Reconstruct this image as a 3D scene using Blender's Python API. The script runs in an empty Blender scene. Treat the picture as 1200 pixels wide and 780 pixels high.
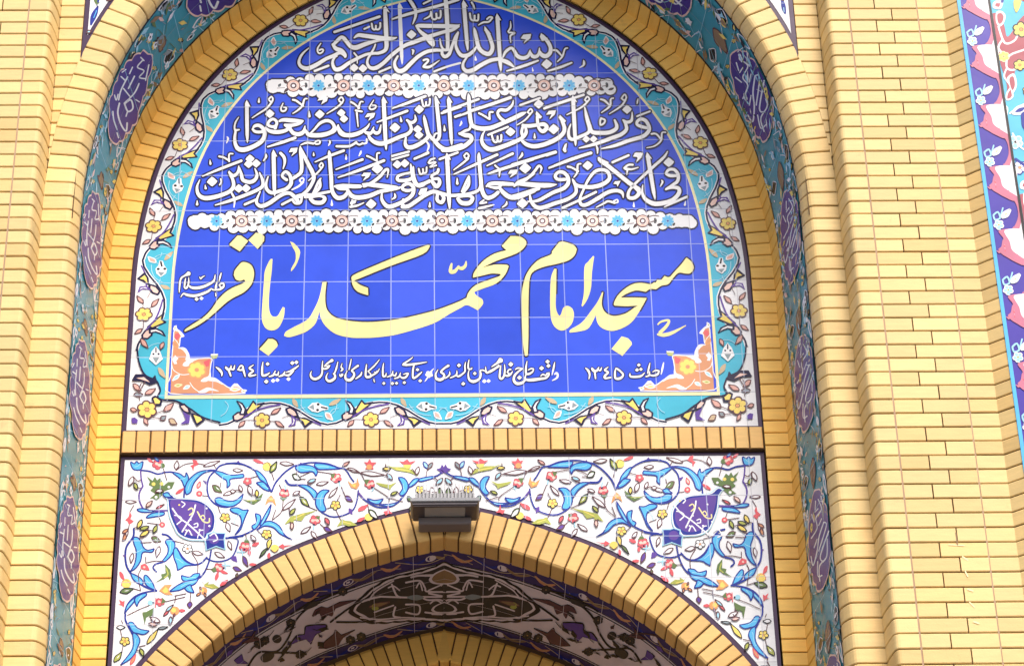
import bpy, math, random
import numpy as np
from mathutils import Matrix, Vector
random.seed(7)
C = bpy.context.scene
COL = C.collection
R = math.radians
# ------------------------------------------------------------------ camera
Z0 = 7.4                      # height of the calligraphy panel's lower tile line above the pavement
F_PX, PITCH, YAW, ROLL = 3037.66, 0.551714, 0.0369745, -0.0252695
CAM = np.array([-0.05614, -10.08623, -5.88975 + Z0])
_cp, _sp = math.cos(PITCH), math.sin(PITCH)
FWD = np.array([math.sin(YAW)*_cp, math.cos(YAW)*_cp, _sp])
_ri = np.array([math.cos(YAW), -math.sin(YAW), 0.0]); _up = np.cross(_ri, FWD)
_c, _s = math.cos(ROLL), math.sin(ROLL)
RIGHT, UP = _c*_ri + _s*_up, -_s*_ri + _c*_up
cd = bpy.data.cameras.new('camera'); cam = bpy.data.objects.new('camera', cd); COL.objects.link(cam)
m = Matrix.Identity(4)
for i in range(3):
    m[i][0], m[i][1], m[i][2], m[i][3] = RIGHT[i], UP[i], -FWD[i], CAM[i]
cam.matrix_world = m
cd.sensor_fit = 'HORIZONTAL'; cd.sensor_width = 36.0; cd.lens = 36.0*F_PX/1200.0
cd.clip_start = 0.1; cd.clip_end = 2000.0
C.camera = cam
# ------------------------------------------------------------------ light: bright hazy daylight, soft sun high on the right
SUN_EL, SUN_AZ = 50.0, 20.0
w = bpy.data.worlds.new('World'); C.world = w; w.use_nodes = True
nt = w.node_tree; bg = nt.nodes['Background']
sky = nt.nodes.new('ShaderNodeTexSky'); sky.sky_type = 'NISHITA'; sky.sun_disc = False
sky.sun_elevation = R(SUN_EL); sky.sun_rotation = R(180.0 - SUN_AZ)
sky.air_density = 1.0; sky.dust_density = 4.0; sky.ozone_density = 1.0
nt.links.new(sky.outputs[0], bg.inputs[0]); bg.inputs[1].default_value = 0.135
sl = bpy.data.lights.new('sun', 'SUN'); sl.energy = 1.5; sl.angle = R(20.0); sl.color = (1.0, 0.95, 0.88)
so = bpy.data.objects.new('sun', sl); COL.objects.link(so)
sd = Vector((math.sin(R(SUN_AZ))*math.cos(R(SUN_EL)), -math.cos(R(SUN_AZ))*math.cos(R(SUN_EL)), math.sin(R(SUN_EL))))
so.rotation_euler = sd.to_track_quat('Z', 'Y').to_euler(); so.location = sd*30
vs = C.view_settings
vs.view_transform = 'Standard'; vs.look = 'None'; vs.exposure = 0.68; vs.gamma = 1.0; vs.use_curve_mapping = False

# ------------------------------------------------------------------ materials
MATS = {}
def srgb(r, g, b):
    f = lambda c: c/12.92 if c <= 0.04045 else ((c+0.055)/1.055)**2.4
    return (f(r/255.0), f(g/255.0), f(b/255.0))
def glaze(name, col, grid=None, rough=0.22, var=0.07):
    """Glazed tile colour; grid = (x phase, z phase) of the tile joints cut through the painting."""
    key = name + (grid[2] if grid else '')
    if key in MATS: return MATS[key]
    mt = bpy.data.materials.new(key); mt.use_nodes = True; MATS[key] = mt
    n = mt.node_tree.nodes; l = mt.node_tree.links; b = n['Principled BSDF']
    b.inputs['Roughness'].default_value = rough
    b.inputs['Specular IOR Level'].default_value = 0.20
    geo = n.new('ShaderNodeNewGeometry')
    no = n.new('ShaderNodeTexNoise'); no.inputs['Scale'].default_value = 7.0; no.inputs['Detail'].default_value = 5.0
    l.new(geo.outputs['Position'], no.inputs['Vector'])
    mr = n.new('ShaderNodeMapRange'); mr.inputs[1].default_value = 0.3; mr.inputs[2].default_value = 0.7
    mr.inputs[3].default_value = 1.0-var; mr.inputs[4].default_value = 1.0+var
    l.new(no.outputs[0], mr.inputs[0])
    mul = n.new('ShaderNodeVectorMath'); mul.operation = 'SCALE'; mul.inputs[0].default_value = col
    last = mr.outputs[0]
    if grid:
        sep = n.new('ShaderNodeSeparateXYZ'); l.new(geo.outputs['Position'], sep.inputs[0])
        def math_(op, a, bb=None):
            q = n.new('ShaderNodeMath'); q.operation = op
            for k, v in enumerate((a, bb)):
                if v is None: continue
                if isinstance(v, (int, float)): q.inputs[k].default_value = v
                else: l.new(v, q.inputs[k])
            return q.outputs[0]
        ds, ids = [], []
        for ax, ph in ((0, grid[0]), (2, grid[1])):
            t = math_('DIVIDE', math_('SUBTRACT', sep.outputs[ax], ph), 0.2)
            ids.append(math_('FLOOR', t))
            ds.append(math_('ABSOLUTE', math_('SUBTRACT', math_('FRACT', t), 0.5)))
        d = math_('MAXIMUM', ds[0], ds[1])          # 0.5 on a joint
        wob = n.new('ShaderNodeTexNoise'); wob.inputs['Scale'].default_value = 2.3
        l.new(geo.outputs['Position'], wob.inputs['Vector'])
        gr = n.new('ShaderNodeMapRange'); gr.inputs[1].default_value = 0.4845; gr.inputs[2].default_value = 0.4935
        l.new(d, gr.inputs[0])
        amt = math_('MULTIPLY', gr.outputs[0], math_('MINIMUM', math_('MULTIPLY', wob.outputs[0], 1.0), 0.60))
        cx = n.new('ShaderNodeCombineXYZ'); l.new(ids[0], cx.inputs[0]); l.new(ids[1], cx.inputs[1])
        wn = n.new('ShaderNodeTexWhiteNoise'); wn.noise_dimensions = '2D'; l.new(cx.outputs[0], wn.inputs['Vector'])
        tv = n.new('ShaderNodeMapRange'); tv.inputs[3].default_value = 0.88; tv.inputs[4].default_value = 1.08
        l.new(wn.outputs[0], tv.inputs[0])
        last = math_('MULTIPLY', last, tv.outputs[0])
        l.new(last, mul.inputs['Scale'])
        mx = n.new('ShaderNodeMix'); mx.data_type = 'RGBA'
        mx.inputs['A'].default_value = (*col, 1)
        lum = 0.2*col[0]+0.7*col[1]+0.1*col[2]
        mx.inputs['B'].default_value = (0.55, 0.62, 0.80, 1) if lum < 0.45 else (0.42, 0.40, 0.44, 1)
        l.new(mul.outputs[0], mx.inputs['A'])
        l.new(amt, mx.inputs['Factor']); l.new(mx.outputs['Result'], b.inputs['Base Color'])
        # every tile sits a hair out of true, so reflections break at the joints
        tn = n.new('ShaderNodeTexWhiteNoise'); tn.noise_dimensions = '2D'; l.new(cx.outputs[0], tn.inputs['Vector'])
        sub = n.new('ShaderNodeVectorMath'); sub.operation = 'SUBTRACT'; sub.inputs[1].default_value = (0.5, 0.5, 0.5)
        l.new(tn.outputs['Color'], sub.inputs[0])
        sc = n.new('ShaderNodeVectorMath'); sc.operation = 'SCALE'; sc.inputs['Scale'].default_value = 0.06
        l.new(sub.outputs[0], sc.inputs[0])
        ad = n.new('ShaderNodeVectorMath'); ad.operation = 'ADD'; l.new(geo.outputs['Normal'], ad.inputs[0]); l.new(sc.outputs[0], ad.inputs[1])
        nm = n.new('ShaderNodeVectorMath'); nm.operation = 'NORMALIZE'; l.new(ad.outputs[0], nm.inputs[0])
        bp = n.new('ShaderNodeBump'); bp.inputs['Strength'].default_value = 0.06; bp.inputs['Distance'].default_value = 0.02
        l.new(no.outputs[0], bp.inputs['Height']); l.new(nm.outputs[0], bp.inputs['Normal'])
        l.new(bp.outputs[0], b.inputs['Normal'])
    else:
        l.new(last, mul.inputs['Scale']); l.new(mul.outputs[0], b.inputs['Base Color'])
        bp = n.new('ShaderNodeBump'); bp.inputs['Strength'].default_value = 0.05; bp.inputs['Distance'].default_value = 0.02
        l.new(no.outputs[0], bp.inputs['Height']); l.new(bp.outputs[0], b.inputs['Normal'])
    return mt
def brick_mat(name, col, rough=0.55):
    if name in MATS: return MATS[name]
    mt = bpy.data.materials.new(name); mt.use_nodes = True; MATS[name] = mt
    n = mt.node_tree.nodes; l = mt.node_tree.links; b = n['Principled BSDF']
    b.inputs['Roughness'].default_value = rough; b.inputs['Specular IOR Level'].default_value = 0.35
    at = n.new('ShaderNodeAttribute'); at.attribute_name = 'brick'
    geo = n.new('ShaderNodeNewGeometry')
    mp = n.new('ShaderNodeMapping'); mp.inputs['Scale'].default_value = (3, 3, 22); l.new(geo.outputs['Position'], mp.inputs['Vector'])
    no = n.new('ShaderNodeTexNoise'); no.inputs['Scale'].default_value = 3.0; no.inputs['Detail'].default_value = 6.0; no.inputs['Roughness'].default_value = 0.65
    l.new(mp.outputs[0], no.inputs['Vector'])
    n2 = n.new('ShaderNodeTexNoise'); n2.inputs['Scale'].default_value = 1.1; n2.inputs['Detail'].default_value = 3.0
    l.new(geo.outputs['Position'], n2.inputs['Vector'])
    def mrange(src, a, bb, lo=0.0, hi=1.0):
        q = n.new('ShaderNodeMapRange'); q.inputs[1].default_value = lo; q.inputs[2].default_value = hi
        q.inputs[3].default_value = a; q.inputs[4].default_value = bb; l.new(src, q.inputs[0]); return q.outputs[0]
    sep = n.new('ShaderNodeSeparateColor'); l.new(at.outputs['Color'], sep.inputs[0])
    def mul(a, bb):
        q = n.new('ShaderNodeMath'); q.operation = 'MULTIPLY'; l.new(a, q.inputs[0]); l.new(bb, q.inputs[1]); return q.outputs[0]
    v = mul(mul(mrange(sep.outputs[0], 0.87, 1.07), mrange(no.outputs[0], 0.93, 1.06, 0.3, 0.7)), mrange(n2.outputs[0], 0.95, 1.05, 0.35, 0.65))
    mx = n.new('ShaderNodeMix'); mx.data_type = 'RGBA'
    mx.inputs['A'].default_value = (col[0], col[1], col[2], 1)
    mx.inputs['B'].default_value = (col[0]*0.97, col[1]*0.90, col[2]*0.80, 1)
    l.new(mrange(sep.outputs[1], 0.0, 0.9), mx.inputs['Factor'])
    sc = n.new('ShaderNodeVectorMath'); sc.operation = 'SCALE'; l.new(mx.outputs['Result'], sc.inputs[0]); l.new(v, sc.inputs['Scale'])
    st = n.new('ShaderNodeTexNoise'); st.inputs['Scale'].default_value = 9.0; st.inputs['Detail'].default_value = 8.0; st.inputs['Roughness'].default_value = 0.7
    l.new(geo.outputs['Position'], st.inputs['Vector'])
    m2 = n.new('ShaderNodeMix'); m2.data_type = 'RGBA'; m2.inputs['B'].default_value = (0.34, 0.20, 0.10, 1)
    l.new(sc.outputs[0], m2.inputs['A']); l.new(mrange(st.outputs[0], 0.0, 0.55, 0.64, 0.80), m2.inputs['Factor'])
    l.new(m2.outputs['Result'], b.inputs['Base Color'])
    fine = n.new('ShaderNodeTexNoise'); fine.inputs['Scale'].default_value = 160.0; l.new(geo.outputs['Position'], fine.inputs['Vector'])
    bp = n.new('ShaderNodeBump'); bp.inputs['Strength'].default_value = 0.12; bp.inputs['Distance'].default_value = 0.004
    l.new(fine.outputs[0], bp.inputs['Height']); l.new(bp.outputs[0], b.inputs['Normal'])
    return mt
def plain(name, col, rough=0.6, metal=0.0, scale=6.0, var=0.1):
    if name in MATS: return MATS[name]
    mt = bpy.data.materials.new(name); mt.use_nodes = True; MATS[name] = mt
    n = mt.node_tree.nodes; l = mt.node_tree.links; b = n['Principled BSDF']
    b.inputs['Roughness'].default_value = rough; b.inputs['Metallic'].default_value = metal
    geo = n.new('ShaderNodeNewGeometry'); no = n.new('ShaderNodeTexNoise'); no.inputs['Scale'].default_value = scale; no.inputs['Detail'].default_value = 6.0
    l.new(geo.outputs['Position'], no.inputs['Vector'])
    mr = n.new('ShaderNodeMapRange'); mr.inputs[1].default_value = 0.3; mr.inputs[2].default_value = 0.7
    mr.inputs[3].default_value = 1-var; mr.inputs[4].default_value = 1+var; l.new(no.outputs[0], mr.inputs[0])
    sc = n.new('ShaderNodeVectorMath'); sc.operation = 'SCALE'; sc.inputs[0].default_value = col; l.new(mr.outputs[0], sc.inputs['Scale'])
    l.new(sc.outputs[0], b.inputs['Base Color'])
    return mt
BRICK_PALE = brick_mat('pale_brick', (0.82, 0.60, 0.265))
BRICK_WARM = brick_mat('warm_brick', (0.97, 0.60, 0.145))
BRICK_MID = brick_mat('honey_brick', (0.78, 0.49, 0.175))
MORTAR = plain('mortar', (0.105, 0.055, 0.020), 0.9)
MORTAR_PALE = plain('pale_mortar', (0.46, 0.30, 0.19), 0.9)

# glaze colours, by one letter used in the painted patterns below
GC = {
 'U': (0.024, 0.078, 0.68),    # cobalt field
 'W': (0.84, 0.84, 0.86),      # white
 'C': (0.86, 0.76, 0.34),      # cream of the great name
 'K': (0.008, 0.006, 0.045),   # dark blue outline
 'D': (0.070, 0.040, 0.085),   # aubergine edging
 'T': (0.06, 0.46, 0.63),     # turquoise
 'b': (0.10, 0.46, 0.80),      # sky blue leaf
 'B': (0.020, 0.036, 0.29),    # vine blue
 'Y': (0.86, 0.66, 0.16),      # yellow
 'y': (0.86, 0.78, 0.45),      # pale yellow line
 'P': (0.72, 0.40, 0.34),      # pink leaf
 'p': (0.85, 0.58, 0.50),
 'R': (0.72, 0.12, 0.14),      # red bud
 'O': (0.78, 0.36, 0.14),      # orange
 'o': (0.64, 0.29, 0.15),      # coral
 'G': (0.13, 0.20, 0.07),      # leaf green
 'g': (0.42, 0.45, 0.10),      # olive
 'V': (0.12, 0.06, 0.33),      # violet
 'N': (0.12, 0.05, 0.06),      # brown line
 'S': (0.25, 0.30, 0.33),      # slate
 'L': (0.36, 0.66, 0.80),      # pale cyan
 'M': (0.075, 0.036, 0.24),    # purple cartouche
 'Q': (0.060, 0.32, 0.40),     # dull turquoise
 'k': (0.020, 0.018, 0.022),   # black line
 'w': (0.76, 0.66, 0.72),      # pinkish white of the vault
 'E': (0.045, 0.040, 0.040),   # near black medallion
 'H': (0.30, 0.19, 0.10),      # tan brown
 'e': (0.050, 0.034, 0.15),   # dark violet band
 't': (0.55, 0.42, 0.27),      # tan leaf
 'r': (0.42, 0.10, 0.13),      # maroon
 'm': (0.56, 0.18, 0.27),      # mauve pink
}
GRIDS = {'u': (0.1636, 0.0, 'u'), 'l': (0.1550, 0.072, 'l'), 's': (0.045, 0.115, 's')}
GNAME = dict(U='cobalt', W='white', C='cream', K='dark_blue_line', D='aubergine', T='turquoise', b='sky_blue', B='vine_blue', Y='yellow', y='pale_yellow', P='rose', p='pale_rose', R='red', O='orange', o='coral', G='green', g='olive', V='violet', N='brown_line', S='slate', L='pale_cyan', M='purple', Q='dull_turquoise', k='black_line', w='pinkish_white', E='near_black', H='tan_brown', e='dark_violet', t='tan', r='maroon', m='mauve')
def gm(code, grid):
    return glaze('glaze_' + GNAME[code] + '_', GC[code], GRIDS.get(grid))

# ------------------------------------------------------------------ scene bookkeeping
def tag(o, label=None, cat=None, group=None, kind=None):
    if label: o['label'] = label
    if cat: o['category'] = cat
    if group: o['group'] = group
    if kind: o['kind'] = kind
    return o
def thing(name, loc, label, cat, group=None):
    o = bpy.data.objects.new(name, None); COL.objects.link(o); o.location = loc; o.empty_display_size = 0.2
    return tag(o, label, cat, group)
def link_mesh(name, verts, faces, fm, mats, parent=None, attr=None, smooth=False):
    me = bpy.data.meshes.new(name)
    off = np.array(parent.location) if parent is not None and parent.type == 'EMPTY' else np.zeros(3)
    if parent is not None and parent.parent is not None: off = np.array(parent.parent.location)
    me.from_pydata([tuple(np.asarray(v, float) - off) for v in verts], [], faces)
    for mt in mats: me.materials.append(mt)
    if fm is not None: me.polygons.foreach_set('material_index', fm)
    if attr is not None:
        a = me.color_attributes.new('brick', 'FLOAT_COLOR', 'POINT')
        a.data.foreach_set('color', np.asarray(attr, np.float32).ravel())
    if smooth: me.polygons.foreach_set('use_smooth', [True]*len(me.polygons))
    me.update()
    o = bpy.data.objects.new(name, me); COL.objects.link(o)
    if parent is not None: o.parent = parent
    return o
def box_data(x0, x1, y0, y1, z0, z1):
    v = [(x0,y0,z0),(x1,y0,z0),(x1,y1,z0),(x0,y1,z0),(x0,y0,z1),(x1,y0,z1),(x1,y1,z1),(x0,y1,z1)]
    f = [(0,3,2,1),(4,5,6,7),(0,1,5,4),(1,2,6,5),(2,3,7,6),(3,0,4,7)]
    return v, f
class MB:
    def __init__(s): s.v, s.f, s.a = [], [], []
    def add(s, v, f, a=None):
        n = len(s.v); s.v += [tuple(p) for p in v]; s.f += [tuple(i+n for i in q) for q in f]
        s.a += [a or (0.5, 0.5, 0.5, 1)]*len(v)
    def box(s, *b): s.add(*box_data(*b))
    def build(s, name, mat, parent=None, attr=False, smooth=False):
        return link_mesh(name, s.v, s.f, None, [mat], parent, s.a if attr else None, smooth)

# ------------------------------------------------------------------ the arch curve (two-centred, shared by every ring)
H0, ZS, R1, TH, R2 = 1.42774, 0.583995, 2.842135, 0.222651, 1.655109
C1 = np.array([H0-R1, ZS]); C2 = C1 + (R1-R2)*np.array([math.cos(TH), math.sin(TH)])
TE = math.acos(max(-1, min(1, -C2[0]/R2)))
S1 = ZS + Z0; S2 = S1 + R1*TH; SE = S2 + R2*(TE-TH)      # arclengths from the pavement to the apex
def arc(s, off, side):
    """point (x, z) and outward normal of the ring at arclength s, offset off; side -1 left, +1 right"""
    if s <= S1: p = np.array([H0+off, s - Z0]); n = np.array([1.0, 0.0])
    elif s <= S2:
        a = (s-S1)/R1; n = np.array([math.cos(a), math.sin(a)]); p = C1 + (R1+off)*n
    else:
        a = TH + (s-S2)/R2; n = np.array([math.cos(a), math.sin(a)]); p = C2 + (R2+off)*n
    return np.array([side*p[0], p[1]+Z0]), np.array([side*n[0], n[1]])
# lower arch: smooth curve through measured points, mirrored
LOW = [(0,-.570),(.16,-.605),(.32,-.650),(.475,-.708),(.69,-.803),(.93,-.955),(1.12,-1.130),(1.275,-1.312),(1.37,-1.470),(1.415,-1.62),(1.428,-1.80),(1.43,-2.2),(1.43,-3.2),(1.43,-5.2),(1.43,-7.4)]
def cr(pts, n=8, closed=False):
    P = [np.asarray(p, float) for p in pts]; out = []
    L = len(P)
    rng = range(L if closed else L-1)
    for i in rng:
        if closed: p0, p1, p2, p3 = P[i-1], P[i], P[(i+1) % L], P[(i+2) % L]
        else: p0, p1, p2, p3 = P[max(i-1,0)], P[i], P[i+1], P[min(i+2,L-1)]
        k = n if isinstance(n, int) else max(2, int(np.linalg.norm((p2-p1)[:2])/n)+1)
        for j in range(k):
            t = j/k
            out.append(0.5*((2*p1) + (-p0+p2)*t + (2*p0-5*p1+4*p2-p3)*t*t + (-p0+3*p1-3*p2+p3)*t**3))
    if not closed: out.append(P[-1])
    return out
_lc = np.array(cr(LOW, 12)); _ll = np.concatenate([[0], np.cumsum(np.linalg.norm(np.diff(_lc, axis=0), axis=1))])
def low(s, off):
    """lower arch, s measured from its apex (negative = left); off outward"""
    a = abs(s); sg = -1.0 if s < 0 else 1.0
    x = np.interp(a, _ll, _lc[:,0]); z = np.interp(a, _ll, _lc[:,1])
    e = 0.03; a0, a1 = max(a-e, 0), a+e
    t = np.array([np.interp(a1,_ll,_lc[:,0])-np.interp(a0,_ll,_lc[:,0]), np.interp(a1,_ll,_lc[:,1])-np.interp(a0,_ll,_lc[:,1])])
    if a < e: t = np.array([1.0, t[1]/t[0]*a/e])
    t /= np.linalg.norm(t); n = np.array([-t[1], t[0]])
    return np.array([sg*(x+n[0]*off), z+n[1]*off+Z0]), np.array([sg*n[0], n[1]])

# ------------------------------------------------------------------ bricks: short sweeps of a section along a path
GAP = 0.0025
def rnd(): return (random.random(), random.random()**2, random.random(), 1)
def sweep_bricks(mb, pos, cuts, prof, ends=(True, True), gap=GAP, sub=1):
    """pos(s, off) -> (xz, normal); prof = [(off, depth)...]; one brick between successive cuts"""
    P = np.array(prof, float); k = len(P)
    T = np.gradient(P, axis=0); T /= np.linalg.norm(T, axis=1)[:,None] + 1e-12
    Nn = np.stack([-T[:,1], T[:,0]], 1)
    # make the section normal point to the viewer side (greater depth, or toward the opening)
    if abs(Nn[:,1]).max() > 0.3:
        j = int(np.argmax(abs(Nn[:,1])))
        if Nn[j,1] < 0: Nn = -Nn
    elif Nn[:,0].mean() > 0: Nn = -Nn
    bev = 0.0035; rec = 0.012
    for s0, s1 in zip(cuts[:-1], cuts[1:]):
        if s1-s0 < 0.012: continue
        s0, s1 = s0 + random.uniform(-.0005, .0007), s1 + random.uniform(-.0007, .0005)
        ss = [(s0+gap, rec), (s0+gap, 0.0028), (s0+gap+bev, 0.0)] + [(s0+gap+bev + (s1-s0-2*gap-2*bev)*q/(sub+1), 0.0) for q in range(1, sub+1)] + [(s1-gap-bev, 0.0), (s1-gap, 0.0028), (s1-gap, rec)]
        jit = random.uniform(-0.0012, 0.0012)
        V = []
        for s, r in ss:
            for q in range(k):
                o = P[q] - Nn[q]*(r+jit)
                # close the brick at its two side edges
                xz, nn = pos(s, o[0]); V.append((xz[0], -o[1], xz[1]))
        Fc = []
        for a in range(len(ss)-1):
            for q in range(k-1):
                Fc.append((a*k+q, a*k+q+1, (a+1)*k+q+1, (a+1)*k+q))
        # end faces
        for e, q in ((0, 0), (1, k-1)):
            if not ends[e]: continue
            base = len(V)
            for s, r in ss[1:-1]:
                o = P[q] - Nn[q]*(rec+jit); xz, nn = pos(s, o[0]); V.append((xz[0], -o[1], xz[1]))
            cnt = len(ss)-2
            for a in range(cnt-1):
                Fc.append(((a+1)*k+q, (a+2)*k+q, base+a+1, base+a))
        mb.add(V, Fc, rnd())
def sweep_strip(mb, pos, ss, prof):
    P = prof; k = len(P); V = []; Fc = []
    for s in ss:
        for o in P:
            xz, nn = pos(s, o[0]); V.append((xz[0], -o[1], xz[1]))
    for a in range(len(ss)-1):
        for q in range(k-1): Fc.append((a*k+q, a*k+q+1, (a+1)*k+q+1, (a+1)*k+q))
    mb.add(V, Fc)
def rprof(prof, r):
    """the section pushed r back from its face (for the mortar bed)"""
    P = np.array(prof, float); T = np.gradient(P, axis=0); T /= np.linalg.norm(T, axis=1)[:,None]+1e-12
    N = np.stack([-T[:,1], T[:,0]], 1)
    if abs(N[:,1]).max() > 0.3:
        j = int(np.argmax(abs(N[:,1])))
        if N[j,1] < 0: N = -N
    elif N[:,0].mean() > 0: N = -N
    return [tuple(p) for p in P - N*r]
# ------------------------------------------------------------------ surfaces that painted patterns lie on
def ray(px, py):
    """direction of the photograph's sight line through a pixel of the 1200 x 780 original"""
    return ((px-600.0)/F_PX)*RIGHT + ((390.0-py)/F_PX)*UP + FWD
def project(p):
    d = np.asarray(p, float) - CAM; f = d @ FWD
    return np.array([600.0 + F_PX*(d @ RIGHT)/f, 390.0 - F_PX*(d @ UP)/f])
class Plane:
    """vertical plane at depth d; patterns are given as traced points and stored as real x, z on the wall"""
    def __init__(s, d, mirror=False, dz=0.0, dx=0.0, base=0.0): s.d, s.mirror, s.dz, s.dx, s.base = d, mirror, dz, dx, base
    def m(s, p, h):
        D = ray(p[0], p[1]); t = (-s.d - CAM[1])/D[1]; q = CAM + D*t
        x = -q[0] if s.mirror else q[0]
        return (x + s.dx, -s.d - s.base - h, q[2] + s.dz)
class Wall:
    """same, but the pattern is drawn in metres (x, z above the panel line)"""
    def __init__(s, d, fn=None): s.d, s.fn = d, fn
    def m(s, p, h):
        q = s.fn(p) if s.fn else p
        return (q[0], -s.d - h, q[1] + Z0)
class Sheet:
    """curved sheet: pos(s, off) with offset and depth running linearly in v"""
    def __init__(s, pos, o0, d0, o1, d1, flip=1.0): s.pos, s.o0, s.d0, s.o1, s.d1, s.flip = pos, o0, d0, o1, d1, flip
    def pt(s, a, v, h=0.0):
        o = s.o0 + (s.o1-s.o0)*v; d = s.d0 + (s.d1-s.d0)*v
        xz, n = s.pos(a, o - h)
        return np.array([xz[0], -d, xz[1]])
    def m(s, p, h): return tuple(s.pt(p[0], p[1], h))
    def grid(s, a0, a1, n=160):
        s.ga = np.linspace(a0, a1, n); s.gv = np.linspace(0, 1, 9)
        s.gp = np.array([[project(s.pt(a, v)) for v in s.gv] for a in s.ga])
    def inv(s, p):
        d = ((s.gp - np.array(p))**2).sum(2); i, j = np.unravel_index(d.argmin(), d.shape)
        q = np.array([s.ga[i], s.gv[j]])
        for _ in range(12):
            r = project(s.pt(*q)) - p
            if abs(r).max() < 0.02: break
            J = np.stack([(project(s.pt(q[0]+1e-4, q[1]))-p-r)/1e-4, (project(s.pt(q[0], q[1]+1e-3))-p-r)/1e-3], 1)
            st = np.linalg.lstsq(J, -r, rcond=None)[0]
            q = q + np.clip(st, [-0.2, -0.3], [0.2, 0.3])
        return q
class Traced:
    """pattern traced on a curved sheet, optionally repeated further along it"""
    def __init__(s, sheet, ds=0.0, mirror=False): s.sh, s.ds, s.mirror = sheet, ds, mirror
    def m(s, p, h):
        a, v = s.sh.inv(np.array(p, float)); v = min(max(v, 0.0), 1.0)
        q = s.sh.pt(a + s.ds, v, h)
        if s.mirror: q[0] = -q[0]
        return tuple(q)
NIB = 0
class Decor:
    """collects painted shapes; every shape is one layer a few hundredths of a millimetre above the last"""
    def __init__(s, grid=None): s.v, s.f, s.mi, s.codes, s.grid, s.h, s.n = [], [], [], [], grid, 0.0006, 0
    def mat(s, c):
        if c not in s.codes: s.codes.append(c)
        return s.codes.index(c)
    def up(s, d=3.2e-6): s.h += d
    def poly(s, surf, pts, c, h=None):
        h = s.h if h is None else h; n = len(s.v)
        s.v += [surf.m(p, h) for p in pts]; s.f.append(tuple(range(n, n+len(pts)))); s.mi.append(s.mat(c)); s.up()
    def ribbon(s, surf, pts, ws, c, h=None, closed=False):
        h = s.h if h is None else h; n = len(s.v); P = np.array(pts, float); k = len(P)
        if closed: T = np.roll(P,-1,0) - np.roll(P,1,0)
        else: T = np.gradient(P, axis=0)
        T /= np.linalg.norm(T, axis=1)[:,None]+1e-9; N = np.stack([-T[:,1], T[:,0]], 1)
        for i in range(k):
            hh = h + 1.4e-6*i/k
            s.v.append(surf.m(P[i]+N[i]*ws[i]/2, hh)); s.v.append(surf.m(P[i]-N[i]*ws[i]/2, hh))
        for i in range(k if closed else k-1):
            j = (i+1) % k
            s.f.append((n+2*i, n+2*i+1, n+2*j+1, n+2*j)); s.mi.append(s.mat(c))
        s.up(3.6e-6)
    def stroke(s, surf, pts, c, grow=0.0, h=None, step=9.0, caps=True):
        """pts = (x, y, width): a brush stroke with round ends"""
        P = np.array(pts, float)
        if len(P) == 2: P = np.stack([P[0], (P[0]+P[1])/2, P[1]])
        Q = np.array(cr(P, step)); w = np.maximum(Q[:,2], 1e-4) + 2*grow
        if NIB:
            tg = np.gradient(Q[:,:2], axis=0); an = np.arctan2(tg[:,1], tg[:,0])
            w = w*(0.62 + 0.62*np.abs(np.sin(an - NIB))) if grow == 0 else (w-2*grow)*(0.62 + 0.62*np.abs(np.sin(an - NIB))) + 2*grow
        if caps:
            d0 = Q[0,:2]-Q[1,:2]; d0 /= np.linalg.norm(d0)+1e-9; d1 = Q[-1,:2]-Q[-2,:2]; d1 /= np.linalg.norm(d1)+1e-9
            A = [(Q[0,:2]+d0*w[0]*.42, w[0]*.30), (Q[0,:2]+d0*w[0]*.22, w[0]*.78)]
            B = [(Q[-1,:2]+d1*w[-1]*.22, w[-1]*.78), (Q[-1,:2]+d1*w[-1]*.42, w[-1]*.30)]
            X = [a for a,_ in A] + list(Q[:,:2]) + [b for b,_ in B]; W_ = [q for _,q in A] + list(w) + [q for _,q in B]
        else: X, W_ = list(Q[:,:2]), list(w)
        s.ribbon(surf, X, W_, c, h)
    def contour(s, surf, pts, c, g):
        """line of half width g along a closed outline"""
        P = [np.array(p[:2], float) for p in pts]; Q = []
        for a, b in zip(P, P[1:]+P[:1]):
            if np.linalg.norm(b-a) > 1e-6: Q.append(a)
        P = Q; Q = []
        for i, p in enumerate(P):       # open the sharp corners so that the line keeps its width
            a = P[i-1]-p; b = P[(i+1) % len(P)]-p; la, lb = np.linalg.norm(a), np.linalg.norm(b)
            if a@b > -0.55*la*lb:
                e = min(g*.5, la*.4, lb*.4); Q += [p+a/la*e, p+b/lb*e]
            else: Q.append(p)
        s.ribbon(surf, Q, [2*g]*len(Q), c, closed=True)
    def band_fill(s, sheet, SV, c, ks=40, ds=0.0, scal=0.0, mirror=False, vlim=(.03, .97)):
        """fill an outline given in sheet coordinates (s, v) as strips that follow the curve"""
        Q = np.asarray(SV, float); b0, b1 = Q[:,0].min(), Q[:,0].max(); n = len(s.v); vm = Q[:,1].mean()
        for k in range(ks+1):
            s_ = b0 + (b1-b0)*(k+0.0001)/(ks+0.0002); cr_ = []
            for i in range(len(Q)):
                p, q = Q[i-1], Q[i]
                if (p[0]-s_)*(q[0]-s_) <= 0 and p[0] != q[0]: cr_.append(p[1]+(q[1]-p[1])*(s_-p[0])/(q[0]-p[0]))
            lo, hi = (min(cr_), max(cr_)) if cr_ else (vm, vm)
            e = scal*abs(math.sin(math.pi*k/ks*7)) if 0 < k < ks else 0
            for v in (lo-e, hi+e):
                q = np.array(sheet.pt(s_+ds, min(max(v, vlim[0]), vlim[1]), s.h))
                if mirror: q[0] = -q[0]
                s.v.append(tuple(q))
        for k in range(ks): s.f.append((n+2*k, n+2*k+1, n+2*k+3, n+2*k+2)); s.mi.append(s.mat(c))
        s.h += 1.0e-4
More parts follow.
